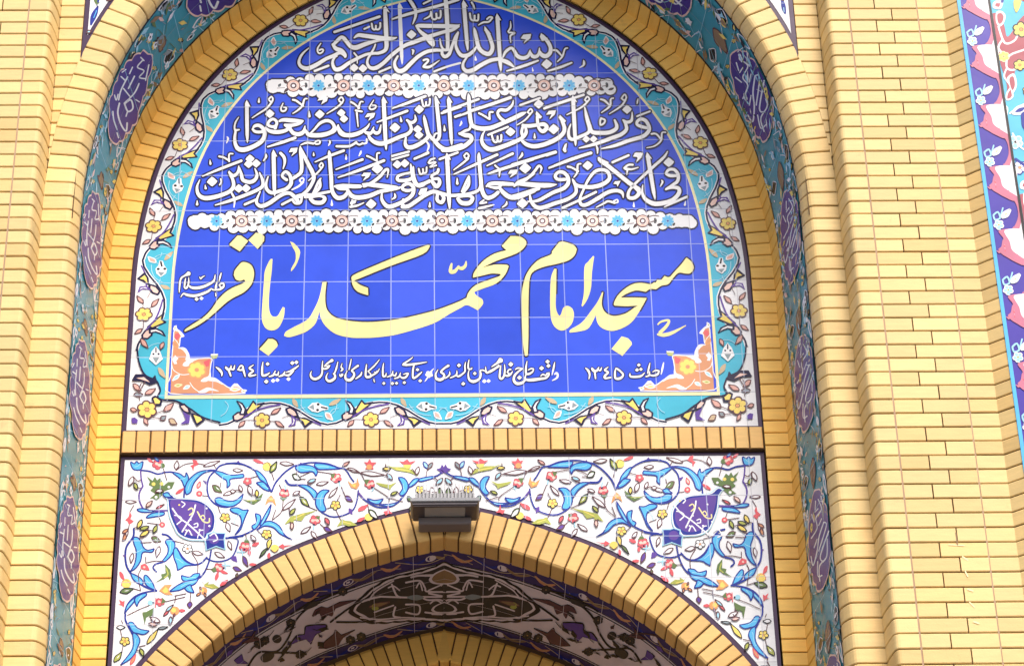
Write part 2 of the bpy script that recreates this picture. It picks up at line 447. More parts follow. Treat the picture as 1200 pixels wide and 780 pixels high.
    def build(s, name, parent=None):
        return link_mesh(name, s.v, s.f, s.mi, [gm(c, s.grid) for c in s.codes], parent)
def off_poly(pts, d):
    """push a closed outline outward by d"""
    P = np.array(pts, float); a = 0.5*np.sum(P[:,0]*np.roll(P[:,1],-1) - np.roll(P[:,0],-1)*P[:,1])
    T = np.roll(P,-1,0) - np.roll(P,1,0); T /= np.linalg.norm(T, axis=1)[:,None]+1e-9
    N = np.stack([T[:,1], -T[:,0]], 1)*(1 if a > 0 else -1)
    return P + N*d
def corner_smooth(toks, n=5):
    """closed outline; points ending in ! are corners"""
    P = [(float(a), float(b)) for a, b, _ in toks]; K = [t[2] for t in toks]
    if not any(K): return [tuple(p) for p in cr(P, n, True)]
    i0 = K.index(True); P = P[i0:]+P[:i0]+[P[i0]]; K = K[i0:]+K[:i0]+[True]
    out = []; seg = [P[0]]
    for p, k in zip(P[1:], K[1:]):
        seg.append(p)
        if k:
            out += [tuple(q) for q in (cr(seg, n)[:-1] if len(seg) > 2 else seg[:-1])]; seg = [p]
    return out
def parse(tok):
    e = tok.endswith('!'); t = tok.rstrip('!').split(',')
    return [float(q) for q in t], e
def draw(dc, surf, text, org=(0,0), sc=1.0, col='W', line=None, grow=9.0, defw=20.0, ds=(0,0), un=1.0, ws=1.0):
    """a small pen language. Per line: command [colour] numbers.
    s w x,y[,w] ..  stroke | d x,y,size dot | a x0,y0 x1,y1 w upright letter with a barb | p / f polygon / smooth outline
    l leaf tip-to-tip with outline | o flower | b blue leaf outline.   line = colour of a contour under everything"""
    jobs = []
    for ln in text.strip().splitlines():
        ln = ln.strip()
        if not ln: continue
        for one in ln.split(';'):
            one = one.split()
            if one: jobs.append(one)
    O = np.array(org, float); tr = lambda p: (O[0]+p[0]/sc+ds[0], O[1]+p[1]/sc+ds[1])
    g = grow/sc
    passes = [0, 1] if line else [1]
    for ps in passes:
        for j in jobs:
            c = j[0][1:] or col; cmd = j[0][0]; a = j[1:]
            cc, gg = (line, g) if ps == 0 else (c, 0.0)
            if cmd == 's':
                w = defw; wk = 1.45 if c == 'N' and sc > 1 else (1.6 if c in 'BV' else 1.25 if c in 'k' and sc > 1 else 1.0)
                if ',' not in a[0]: w = float(a[0]); a = a[1:]
                P = []
                for t in a:
                    q, _ = parse(t); x, y = tr(q); P.append((x, y, (q[2] if len(q) > 2 else w)*wk*ws/sc))
                dc.stroke(surf, P, cc, gg, step=max(1.1, 9.0/sc) if sc > 1 else 9.0*un)
            elif cmd == 'd':
                q, _ = parse(a[0]); x, y = tr(q); r = q[2]/sc/2 + gg*1.1; k = r*0.30
                r -= gg*1.1
                pts = [(x-r, y+r*.12), (x-r*.72, y-r*.3), (x-r*.05, y-r*.92), (x+r*.35, y-r*.68), (x+r, y-r*.08), (x+r*.7, y+r*.35), (x+r*.02, y+r*.92), (x-r*.3, y+r*.7)]
                dc.contour(surf, pts, cc, g) if ps == 0 else dc.poly(surf, pts, cc)
            elif cmd == 'a':
                p0 = np.array(tr(parse(a[0])[0])); p1 = np.array(tr(parse(a[1])[0])); w = float(a[2])/sc
                L = np.linalg.norm(p1-p0); u = (p1-p0)/L; n = np.array([u[1], -u[0]])
                if n[0] < 0: n = -n
                sh = [(0,-.05),(1.0*w,-.50),(L*.5,-.52),(L-2.2*w,-.46),(L-.6*w,-.2),(L,.02),(L-.6*w,.26),(L-2.2*w,.44),(L*.5,.50),(2.2*w,.50),(1.75*w,.55),(1.95*w,.98),(1.55*w,.80),(.7*w,.38)]
                pts = [tuple(p0+u*t+n*v*w) for t, v in sh]
                dc.contour(surf, pts, cc, g) if ps == 0 else dc.poly(surf, pts, cc)
            elif cmd in 'pfbq':
                toks = []
                for t in a:
                    q, e = parse(t); x, y = tr(q); toks.append((x, y, e or cmd == 'p'))
                pts = corner_smooth(toks, 4) if cmd != 'p' else [(x, y) for x, y, _ in toks]
                if cmd == 'q':
                    dc.contour(surf, pts, c, 4.5*un/sc); continue
                if cmd == 'p' and c == 'K' and sc <= 1: dc.contour(surf, pts, 'K', 3.6*un)
                if ps == 0: dc.contour(surf, pts, cc, g)
                elif cmd == 'b':
                    dc.poly(surf, pts, c if j[0][1:] else 'b')
                    dc.contour(surf, pts, 'B', 5.6*un/sc)
                    if len(pts) > 8:
                        q = np.array(pts); cen = q.mean(0); k = len(q)
                        mid = [tuple(0.5*(q[i]+q[-i-1])) + (5.0*un/sc,) for i in range(max(1,k//6), k//2 - k//8)]
                        if len(mid) > 2: dc.stroke(surf, mid, 'L', step=3.0)
                else: dc.poly(surf, pts, cc)
            elif cmd == 'l':      # l x0,y0 x1,y1 fat [outline]
                p0 = np.array(tr(parse(a[0])[0])); p1 = np.array(tr(parse(a[1])[0])); fat = float(a[2])/sc; oc = a[3] if len(a) > 3 else 'N'
                u = p1-p0; L = np.linalg.norm(u); u /= L; n = np.array([-u[1], u[0]])
                pr = [(0,0),(.18,.55),(.45,1),(.72,.62),(1,0),(.72,-.45),(.45,-.85),(.18,-.6)]
                base = [tuple(p0+u*t*L+n*v*fat/2) for t, v in pr]
                base = corner_smooth([(x, y, i in (0,4)) for i, (x, y) in enumerate(base)], 3)
                dc.poly(surf, base, c); dc.contour(surf, base, oc, 4.8*un/sc)
            elif cmd == 'o':      # o x,y r petals [petal outline centre]
                q, _ = parse(a[0]); x, y = tr(q); r = float(a[1])/sc; k = int(a[2]); oc = a[3] if len(a) > 3 else 'N'; ctr = a[4] if len(a) > 4 else 'O'
                yy = 0.9
                circ = lambda cx, cy, rr, n=10: [(cx+rr*math.cos(2*math.pi*i/n), cy+rr*yy*math.sin(2*math.pi*i/n)) for i in range(n)]
                for col2, rr in ((oc, .49), (c, .32)):
                    for i in range(k):
                        t = 2*math.pi*i/k + .4
                        dc.poly(surf, circ(x+r*.60*math.cos(t), y+r*.60*yy*math.sin(t), r*rr), col2)
                dc.poly(surf, circ(x, y, r*.36), c); dc.poly(surf, circ(x, y, r*.26), oc); dc.poly(surf, circ(x, y, r*.20), ctr)
            elif cmd == 'c':      # c x,y r disc
                q, _ = parse(a[0]); x, y = tr(q); r = float(a[1])/sc + gg
                dc.poly(surf, [(x+r*math.cos(2*math.pi*i/12), y+r*.92*math.sin(2*math.pi*i/12)) for i in range(12)], cc)
# ================================================================== THE PLACE
# pavement and the mass of the building
gb = MB(); gb.add([(-120,-150,0),(120,-150,0),(120,60,0),(-120,60,0)], [(0,1,2,3)])
tag(gb.build('pavement', plain('pavement', (0.17, 0.16, 0.145), 0.8, scale=2.0)), kind='structure')
ZT = Z0 + 3.6            # top of everything built above the frame

# ---------------------------------------------------------------- the two outer piers
FD, ED = 0.7785, 0.645
COURSE, PH = 0.0668, -0.225
def zcuts(z0, z1, step=COURSE, ph=PH):
    k0 = math.ceil((z0-ph)/step); k1 = math.floor((z1-ph)/step)
    return [ph + k*step for k in range(k0, k1+1)]
ZC = zcuts(-7.38, 3.5)
def pier(side, label):
    t = thing('brick_pier', (side*2.06, -0.6, 0), label, 'brick pier', 'brick piers beside the arch')
    pos = lambda s, off: (np.array([side*off, s+Z0]), np.array([side*1.0, 0.0]))
    r = 0.022
    fillet = [(1.769+r-r*math.cos(a), FD-r+r*math.sin(a)) for a in np.linspace(0, math.pi/2, 5)]
    nose = [(1.7500, ED-0.006), (1.7528, ED+0.004), (1.7565, ED+0.05), (1.766, FD-r-0.004)] + fillet[1:] + [(1.83, FD), (1.8675, FD)]
    mb = MB(); sweep_bricks(mb, pos, ZC, nose); 
    mb.build('rounded_edge', BRICK_PALE, t, True)
    fb = MB()
    cz = ZC
    for i, (a, b) in enumerate(zip(cz[:-1], cz[1:])):
        k = (i + (0 if side > 0 else 0)) % 2
        j = 1.9915 if k == 0 else 2.067
        for u0, u1 in ((1.8748, j-.0028), (j+.0028, 2.1835), ):
            sweep_bricks(fb, pos, [a, b], [(u0, FD), ((u0+u1)/2, FD), (u1, FD)])
    for a, b in zip(cz[:-1], cz[1:]):
        sweep_bricks(fb, pos, [a, b], [(2.1890, FD), (2.25, FD), (2.3045, FD), (2.3625, 0.8265)])
    fb.build('front_face', BRICK_PALE, t, True)
    # the recessed strip beside the arch: cut by the ring below, by the corner tile above
    st = MB()
    for a, b in zip(cz[:-1], cz[1:]):
        zm = 0.5*(a+b)
        if zm < ZS + 0.02: continue
        lo = ring_x(zm) if zm < 1.39 else 1.640
        lo = max(lo, 1.640)+0.004
        if 1.7485-lo < 0.006: continue
        # slanted inner end follows the ring
        lo0 = max(ring_x(a+GAP), 1.640)+0.004 if zm < 1.39 else 1.644; lo1 = max(ring_x(b-GAP), 1.640)+0.004 if zm < 1.39 else 1.644
        pos2 = lambda s, off, a=a, b=b, lo0=lo0, lo1=lo1: (np.array([side*(1.7485 - (1.7485-off)/(1.7485-lo)*(1.7485-(lo0+(lo1-lo0)*(s-a)/(b-a)))), s+Z0]), None)
        sweep_bricks(st, pos2, [a, b], [(lo, ED), ((lo+1.7485)/2, ED), (1.7485, ED)])
    st.build('recessed_strip', BRICK_PALE, t, True)
    mo = MB()
    full = nose[:-1] + [(1.9, FD), (2.31, FD), (2.3625, 0.8265)]
    sweep_strip(mo, pos, [-7.4, 3.5], rprof(nose, 0.008)); sweep_strip(mo, pos, [-7.4, 3.5], rprof([(1.86, FD), (2.305, FD), (2.3625, .8265)], 0.0075))
    sweep_strip(mo, pos, [ZS-.05, 3.5], [(1.62, ED-.009), (1.76, ED-.009)])
    sweep_strip(mo, pos, [-7.4, 3.5], [(2.3628, .8265), (2.3628, -0.4), (1.9, -0.4), (1.9, 0.6), (1.757, 0.6)])
    mo.build('mortar_bed', MORTAR, t)
    pj = MB()
    for u in (1.8711, 2.1863): sweep_strip(pj, pos, [-7.4, 3.5], [(u-.0040, FD-.0012), (u+.0040, FD-.0012)])
    pj.build('pale_joint', MORTAR_PALE, t)
    return t
OE = 0.3240          # outer edge of the great ring
_rs = np.linspace(ZS+Z0-.2, SE, 400); _rp = np.array([arc(s, OE+.0, 1)[0] for s in _rs]); _rp[:,1] -= Z0
def ring_x(z):
    return float(np.interp(z, _rp[:,1], _rp[:,0]))
pier(-1, 'pale yellow brick pier left of the arch, its outer side cut off')
pier(1, 'pale yellow brick pier on the right, between the arch and the purple tile strip')

# ---------------------------------------------------------------- rings round the great arch
def both(fn):
    for side in (-1, 1): fn(side)
def ring_cuts(s_a, s_b, step, ph):
    """courses line up with the jambs below the springing and fan out above it"""
    low_ = [z + Z0 for z in zcuts(s_a-Z0, ZS, step, ph)]
    n = max(1, round((s_b-low_[-1])/step)); d = (s_b-low_[-1])/n
    return low_ + [low_[-1] + d*i for i in range(1, n+1)]
def ring(label, prof, step, ph, mat, apex_off, cat='brick arch', pale=False):
    t = thing('brick_arch', (0, 0, 0), label, cat, 'brick arches of the portal')
    mb, mo = MB(), MB()
    for side in (-1, 1):
        pos = lambda s, off, side=side: arc(s, off, side)
        sweep_bricks(mb, pos, ring_cuts(0.02, SE, step, ph), prof)
        sweep_strip(mo, pos, list(np.linspace(0, S1, 3)) + list(np.linspace(S1, SE, 60))[1:], rprof(prof, 0.0085))
    mb.build('moulded_bricks', mat, t, True)
    mo.build('mortar_bed', MORTAR, t)
    return t
r = 0.040
bull = [(0.1700, 0.560), (0.1708, 0.588), (0.1780, 0.606), (0.1900, 0.626), (0.1990, 0.6375), (0.2080, 0.6430), (0.2200, 0.645), (0.270, 0.645), (0.3268, 0.645)]
ring('pale brick arch with a rounded inner edge, outermost ring around the turquoise band', bull, COURSE, PH, BRICK_PALE, 0)
inner = [(0.004, 0.030), (0.055, 0.0305), (0.108, 0.030), (0.1165, 0.090), (0.1245, 0.1535)]
ring('golden orange brick arch with a slanted edge, ring between blue panel and turquoise band', inner, 0.0629, -0.855, BRICK_WARM, 0)

# ---------------------------------------------------------------- turquoise reveal between the rings
def smp(n=90): return [0.0, S1*0.5, S1*0.8] + list(np.linspace(S1*0.9, SE, n))
RV = {}
for side in (-1, 1):
    RV[side] = Sheet(lambda s, off, side=side: arc(s, off, side), 0.1245, 0.150, 0.1700, 0.560)
    RV[side].grid(Z0-2.2, SE, 170)
tr_ = thing('tile_reveal', (0, -0.36, 0), 'curved turquoise tile band with purple inscribed cartouches lining the great arch', 'tiled reveal')
md = Decor(None)
for side in (-1, 1):
    sh = RV[side]; S = smp(); n = len(md.v)
    for a in S:
        for v in (0, 1): md.v.append(sh.m((a, v), 0.0))
    for i in range(len(S)-1): md.f.append((n+2*i, n+2*i+1, n+2*i+3, n+2*i+2)); md.mi.append(md.mat('Q'))
md.build('turquoise_ground', tr_)
lines = Decor(None)
for side in (-1, 1):
    sh = RV[side]
    for v0, v1 in ((0.0, 0.032), (0.975, 1.0)):
        n = len(lines.v); S = smp(120)
        for a in S:
            for v in (v0, v1): lines.v.append(sh.m((a, v), 0.0012))
        for i in range(len(S)-1): lines.f.append((n+2*i, n+2*i+1, n+2*i+3, n+2*i+2)); lines.mi.append(lines.mat('k'))
lines.build('dark_edge_line', tr_)
jn = Decor(None); jn.h = 0.0080
for side in (-1, 1):
    sh = RV[side]
    class UVj:
        def m(s, p, h): return sh.m(p, h)
    k = 0
    while 0.2*k < SE:
        s = 0.2*k; jn.ribbon(UVj(), [(s, v) for v in (.035, .3, .6, .97)], [.0022]*4, 'L'); k += 1
    S = smp(120); jn.ribbon(UVj(), [(s, .5) for s in S], [.0045]*len(S), 'S')
jn.build('tile_joints', tr_)
CART = {-1: ((100, 40), 5.2, '345,110 375,138 400,132 392,200 368,290 352,370 324,430 312,510 282,560 242,604 200,652 148,640 136,580 142,500 140,430 154,370 174,310 198,250 224,208 262,165 300,138', '''
s 9 195,400 210,340 250,260
s 8 225,330 265,380
s 10 200,420 190,480 210,550 240,590 247,540
s 9 320,300 290,360 230,420
s 10 230,420 252,470 282,450 270,400 235,420
s 8 250,470 240,500
s 8 280,200 262,240
s 9 292,255 255,330
s 8 340,160 310,200 350,222 322,262 362,270
s 8 380,185 360,280
s 8 160,470 165,520 185,580
s 7 185,600 195,632
s 7 170,370 180,402 192,366
s 8 210,258 236,282
s 7 300,398 322,412
s 8 330,140 350,160
s 7 216,232 240,214
'''), 1: ((820, 0), 5.2, '196,340 214,330 262,314 310,345 340,385 390,425 424,490 440,560 442,640 446,740 430,820 395,850 340,800 290,720 255,630 216,510 200,420', '''
s 9 345,460 332,560 340,650 330,740 300,700
s 8 345,460 372,472 352,640
s 9 400,490 372,660 402,682
s 8 250,360 300,400 270,470 300,520 270,600
s 7 230,380 245,430
s 7 270,410 250,442
s 8 400,540 420,640 380,720 400,800
s 7 308,500 320,450
s 7 310,640 320,580
s 8 225,470 262,500
s 7 360,700 380,780 410,760
s 7 270,330 300,365
''')}
FLW = {-1: '''
oY 385,45 15 5 k O;oY 420,208 15 5 k O;oY 578,35 15 5 k O;oY 98,565 13 5 k O
lH 480,8 452,112 44 N;lH 440,20 470,100 26 N;pk 500,95 530,105 540,140 500,180 480,165
sW 6 500,95 530,105 540,140 500,180 480,165 500,95;dW 505,140,14
lQ 410,290 372,392 26 W;lQ 132,375 105,490 24 W;lQ 350,10 300,80 24 W;lQ 225,640 190,750 20 W;lk 660,0 620,40 14 W
sk 6 440,220 452,270;lY 440,235 462,282 14 N;cW 350,430 7;cW 245,628 8;cP 585,100 12;lk 70,620 50,700 14 W;cW 330,520 6
''', 1: '''
oY 55,35 16 5 k O;oY 210,250 15 5 k O;oY 172,405 14 5 k O;oY 8,240 12 5 k O
lH 85,170 175,330 60 N;lH 110,190 150,300 26 N;pk 105,60 140,60 170,130 150,145;sW 6 105,60 140,60 170,130 150,145 105,60
pk 60,300 95,300 100,370 70,365;sW 6 60,300 95,300 100,370 70,365 60,300;lQ 232,205 310,300 26 W;lQ 170,470 215,580 22 W;lQ 450,590 490,680 22 W
lY 205,150 220,190 16 k;cW 110,410 6;cW 190,520 6;cP 240,640 9;lk 480,740 500,790 12 W
'''}
# centres of the cartouches down the jambs, on each side of the arch
CC = {-1: [(150,115),(103,267),(92,440),(76,635),(62,772)], 1: [(886,112),(925,262),(943,440),(963,632)]}
for side in (-1, 1):
    org, sc, outl, txt = CART[side]
    sh = RV[side]
    cen = [sh.inv(np.array(c, float)) for c in CC[side]]
    s0 = cen[0][0]
    step = (cen[0][0]-cen[3][0])/3.0
    shifts = [0.0] + [-(step*k) for k in range(1, 7)] + [step, 2*step]
    P = [(org[0]+float(t.split(',')[0])/sc, org[1]+float(t.split(',')[1])/sc) for t in outl.split()]
    SV = np.array([sh.inv(np.array(p)) for p in cr(P, 3, True)])
    a0, a1 = SV[:,0].min(), SV[:,0].max(); cenv = 0.5
    pts_sv = SV
    class SVS:
        def __init__(s, ds): s.ds = ds
        def m(s, p, h): return sh.m((p[0]+s.ds, min(max(p[1], .03), .97)), h)
    for ds in shifts:
        if s0+ds+0.4 > SE or s0+ds < 1.0: continue
        cart = Decor(None); cart.h = 0.0060
        am, vm = (a0+a1)/2, pts_sv[:,1].mean()
        for gs, gv, code in ((1.035, 1.07, 'p'), (1.0, 1.0, 'M')):
            cart.band_fill(sh, (pts_sv-[am, vm])*[gs, gv]*[1, .93]+[am, vm], code, 56, ds, 0.045)
        draw(cart, Traced(sh, ds), txt, org, sc, 'W')
        cart.build('cartouche', tr_)
fl = Decor(None)
for side in (-1, 1):
    org, sc = CART[side][0], CART[side][1]; sh = RV[side]
    cen = [sh.inv(np.array(c, float)) for c in CC[side]]; step = (cen[0][0]-cen[3][0])/3.0
    for k in range(-1, 6): draw(fl, Traced(sh, -step*k), FLW[side], org, sc, 'W')
fl.build('painted_flowers', tr_)
fl = Decor(None)
rng = random.Random(11)
for side in (-1, 1):
    sh = RV[side]
    class UVs:
        def m(s, p, h): return sh.m((p[0], min(max(p[1], .035), .965)), h)
    uv = UVs(); s = Z0-2.3
    while s < SE-.1:
        s += rng.uniform(.005, .012); v = rng.choice([rng.uniform(.06, .2), rng.uniform(.8, .94), rng.uniform(.1, .9)])
        L = rng.uniform(.014, .042); a = rng.uniform(0, 6.28); da, dv_ = L*math.cos(a), L*math.sin(a)*2.2
        code = rng.choice('LLWGkHYSp')
        pts = [(s-da, v-dv_), (s-dv_*.12, v+da*.9), (s+da, v+dv_), (s+dv_*.12, v-da*.9)]
        fl.poly(uv, pts, code)
        if rng.random() < .12 and .1 < v < .9:
            for q_ in range(5):
                ca, sa = math.cos(q_*1.257), math.sin(q_*1.257)
                fl.poly(uv, [(s+.013*ca+.009*math.cos(b_), v+.03*sa+.021*math.sin(b_)) for b_ in np.linspace(0, 6.28, 8)[:-1]], 'Y' if code in 'YHpk' else 'W')
            fl.poly(uv, [(s+.007*math.cos(b_), v+.016*math.sin(b_)) for b_ in np.linspace(0, 6.28, 8)[:-1]], 'k')
        if rng.random() < .5: fl.stroke(uv, [(s, v, .003), (s+.03, v+rng.uniform(-.12, .12), .004), (s+.07, v+rng.uniform(-.2, .2), .003)], rng.choice('SLGW'), step=.015)
fl.build('scattered_leaves', tr_)
# ---------------------------------------------------------------- the calligraphy panel
panel = thing('tile_mural', (0, 0, Z0-0.19), 'arched blue tile panel with white and cream calligraphy framed by a floral border', 'tile mural', 'tile murals of the portal')
def arch_outline(off, zb, n=70):
    S = [zb+Z0] + list(np.linspace(S1-.02, SE, n))
    L = [arc(s, off, -1)[0] for s in S]; Rr = [arc(s, off, 1)[0] for s in S]
    top = [p for p in L if p[0] < -1e-3]; rt = [p for p in Rr if p[0] > 1e-3][::-1]
    return [(p[0], p[1]) for p in top] + [(p[0], p[1]) for p in rt]
def sheet_poly(off, zb, h, code, grid, name, parent, zt=None):
    pts = arch_outline(off, zb); d = Decor(grid)
    d.v = [(x, -h, z) for x, z in pts]; d.f = [tuple(range(len(pts)))]; d.mi = [d.mat(code)]
    return d.build(name, parent)
# body of the panel: a slab whose face carries the aubergine edging
pts = arch_outline(0.004, -0.191); mbp = MB(); k = len(pts)
mbp.add([(x, -0.004, z) for x, z in pts] + [(x, 0.05, z) for x, z in pts], [tuple(range(k))] + [(i, (i+1) % k, k+(i+1) % k, k+i) for i in range(k)])
mbp.build('edging', gm('D', None), panel)
sheet_poly(-0.0175, -0.1765, 0.0050, 'W', 'u', 'border_ground', panel)
sheet_poly(-0.1795, -0.0185, 0.0082, 'y', 'u', 'yellow_line', panel)
sheet_poly(-0.1925, -0.0005, 0.0090, 'U', 'u', 'blue_field', panel)
PL = lambda base: Plane(0.0, base=base)

# --- border: turquoise waves and flowers, drawn once and repeated along the frame
WAVE = [(255,730),(330,718),(390,690),(450,628),(520,578),(600,548),(700,536),(780,541),(860,565),(940,605),(1040,670),(1130,716),(1200,732)]
PERIOD = '''
pK 380,690 372,650 410,618 462,612 484,640 462,674 412,698;pp 390,682 386,652 415,630 455,626 470,642 455,664 415,685
pK 400,515 452,538 486,590 474,644 430,640 442,592 424,552;pW 416,532 448,552 472,592 464,630 444,628 454,592 438,556
pK 478,626 545,515 574,546 646,534 566,604 498,658;pY 496,618 546,534 570,560 610,555 556,596 508,636
sV 8 470,665 560,608 660,575 780,552;sV 7 930,684 1040,695 1140,736
pK 828,590 868,574 922,606 946,664 902,668 848,636;pp 844,596 868,588 908,614 926,650 900,652 858,628
pV 876,640 926,680 918,736 850,750 888,712 884,672;pW 894,672 912,690 904,724 880,736 902,708
pK 934,664 1014,676 1068,706 1000,758 974,712;pY 950,676 1010,688 1040,704 1002,738 988,704
sN 5 560,690 480,690 440,720;sN 5 700,700 780,700;sN 5 680,660 720,620;sN 4 800,670 860,650
oY 628,690 72 6 N O
lP 705,636 790,580 40;lP 480,695 425,752 38;lP 740,700 824,752 36
lt 890,505 935,575 34 t
sL 7 960,560 1010,620 1080,650 1150,660;sL 6 1210,640 1240,600 1290,590;sL 6 300,520 330,560 310,620 270,650
pW 1020,580 1060,540 1110,535 1150,560 1200,575 1200,600 1150,605 1110,625 1060,615
pS 1030,578 1072,552 1080,605;ck 1112,553 13;ck 1108,603 13;sk 14 1140,578 1190,590
lP 1176,628 1242,692 48 W;lt 1210,560 1310,505 34 t;sL 6 1000,580 950,592;sL 5 1160,600 1180,630
'''
def wave_t(s):
    xs = np.array([p[0] for p in WAVE]); ys = np.array([p[1] for p in WAVE])
    x = 255 + (s % 1.0)*945.0
    return (np.interp(x, xs, ys)-495.0)/268.0
class Border:
    """drawing units of the period -> along/across the frame"""
    def __init__(s, pos, s0, per): s.pos, s.s0, s.per = pos, s0, per
    def m(s, p, h):
        a = (p[0]-255.0)/945.0; t = (p[1]-495.0)/268.0
        x, z = s.pos(s.s0 + a*s.per, t); return (x, -0.0054-h, z)
def jamb(side):
    def f(s, t):
        o = -0.1795 + t*0.160
        q = arc(s, o, side)[0]; return q[0], q[1]
    return f
def bottom(sgn):
    def f(s, t): return sgn*s, Z0 - 0.0185 - t*0.156
    return f
bd = Decor('u'); bf = Decor('u'); bf.h = 0.0016
PER = 0.478; JS = Z0 + 0.235
def wave_strip(dc, pos, sa, sb, s0, per, n):
    base = len(dc.v); ss = np.linspace(sa, sb, n)
    for s in ss:
        for t in (0.0, wave_t((s-s0)/per)):
            x, z = pos(s, t); dc.v.append((x, -0.0054-0.0006, z))
    for i in range(n-1): dc.f.append((base+2*i, base+2*i+1, base+2*i+3, base+2*i+2)); dc.mi.append(dc.mat('T'))
    class W_:
        def m(s, p, h): x, z = pos(p[0], p[1]); return (x, -0.0054-h, z)
    for s1, s2 in zip(ss[:-1], ss[1:]): pass
    line = [(s, wave_t((s-s0)/per)) for s in ss]
    # dark line on the crest of the wave, measured in metres
    q = []; 
    for s, t in line: q.append(pos(s, t))
    class WW:
        def m(s, p, h): return (p[0], -0.0054-h, p[1])
    bf.ribbon(WW(), q, [0.0185]*len(q), 'W', h=0.0011); bf.ribbon(WW(), q, [0.0092]*len(q), 'K', h=0.0013)
NP = int((SE-JS)/PER)
for side in (-1, 1):
    pos = jamb(side)
    per = (SE-0.0-JS)/round((SE-JS)/PER)
    wave_strip(bd, pos, JS, SE-0.002, JS, per, 260)
    for k in range(round((SE-JS)/per)):
        draw(bf, Border(pos, JS+k*per, per), PERIOD, (0,0), 1.0, 'W')
    # lower edge: runs from the middle outwards
    sg = side
    posb = lambda s, t, sg=sg: (-sg*s*(-1), Z0-0.0185-t*0.156)
    B0 = 0.030; PB = 0.4855
    class BB(Border):
        def m(s, p, h):
            a = (p[0]-255.0)/945.0; t = (p[1]-495.0)/268.0
            return (sg*(s.s0 - a*s.per), -0.0054-h, Z0-0.0185-t*0.156)
    pb = lambda s, t, sg=sg: (sg*s, Z0-0.0185-t*0.156)
    wave_strip(bd, pb, B0, B0+2*PB, B0, PB, 120) if False else None
    base = len(bd.v); ss = np.linspace(0, B0+2*PB, 150); q = []
    for s in ss:
        tt = wave_t(1.0-(((s-B0)/PB) % 1.0)) if s > B0 else wave_t(0.0)
        for t in (0.0, tt):
            x, z = pb(s, t); bd.v.append((x, -0.0060, z))
        q.append(pb(s, tt))
    for i in range(len(ss)-1): bd.f.append((base+2*i, base+2*i+1, base+2*i+3, base+2*i+2)); bd.mi.append(bd.mat('T'))
    class WW2:
        def m(s, p, h): return (p[0], -0.0054-h, p[1])
    bf.ribbon(WW2(), q, [0.0185]*len(q), 'W', h=0.0011); bf.ribbon(WW2(), q, [0.0092]*len(q), 'K', h=0.0013)
    for k in range(2): draw(bf, BB(None, B0+(k+1)*PB, PB), PERIOD.replace('lt 1210,560 1310,505 34 t', '') if k == 0 else PERIOD, (0,0), 1.0, 'W')
# corners
bd.h = 0.0009
CYAN = '184,400 161,408 163,425 170,440 183,447 186.5,453 188,459 185,466 191.5,469.5 207,471 223,480 238,490 258,496 258,466.8 196,466.8 193.5,463 195.5,440 196.5,400'
CORN = '''
sK 2.0 161,408 163,425 170,440 183,447 186.5,453 188,459 185,466 191.5,469.5 207,471 223,480 238,490 258,496
pK 178,467 182,465 190,470 189,476 181,476;pY 180,468 183,467 188,471 187,474 182,474
lP 170,463 183,456 6;lP 156,451 166,459 6;lS 157,463 168,463 5;lP 153,480 161,482 5;lP 192,483 204,473 7;lS 188,493 195,488 6;lt 198,492 208,498 7;lP 169,491 174,499 5
sN .9 166,450 163,457 164,470;sN .9 184,485 194,481;sN .9 178,490 190,491
oY 172.5,481 11.5 6 N O
pW 178,413 183,407 188,413 191,422 183,429 175,422;pS 179,420 187,420 183,427;cK 180,416 1.2;cK 186,416 1.2;sK 1.4 183,409 183,414;lP 165,398 174,409 6;lP 192,402 188,411 5;lt 186,432 194,444 5 t
pV 154,491 158,490 162,493 161,497 155,497
pK 155,447 159,440 170,440 178,446 182,441 184,449 176,452 166,447;pp 160,444 169,443 176,449 170,447
sN 1.1 170,448 166,456
pK 210,475 216,474 222,479 224,486 215,484;pp 212,477 216,476 220,480 221,484 216,482
pV 214,483 223,488 222,497 211,498 218,493;pK 224,485 236,489 240,493 231,500 227,493;pY 227,487 235,490 237,493 231,497
'''
for mir in (False, True):
    class CP(Plane):
        def m(s, p, h):
            q = Plane.m(s, p, h); return (q[0] if not mir else -q[0], -0.0054-h, q[2])
    bd.poly(CP(0.0), [tuple(float(v) for v in t.split(',')) for t in CYAN.split()], 'T')
    draw(bf, CP(0.0), CORN, (0,0), 1.0, 'W', un=0.13)
bd.build('turquoise_wave', panel); bf.build('border_flowers', panel)

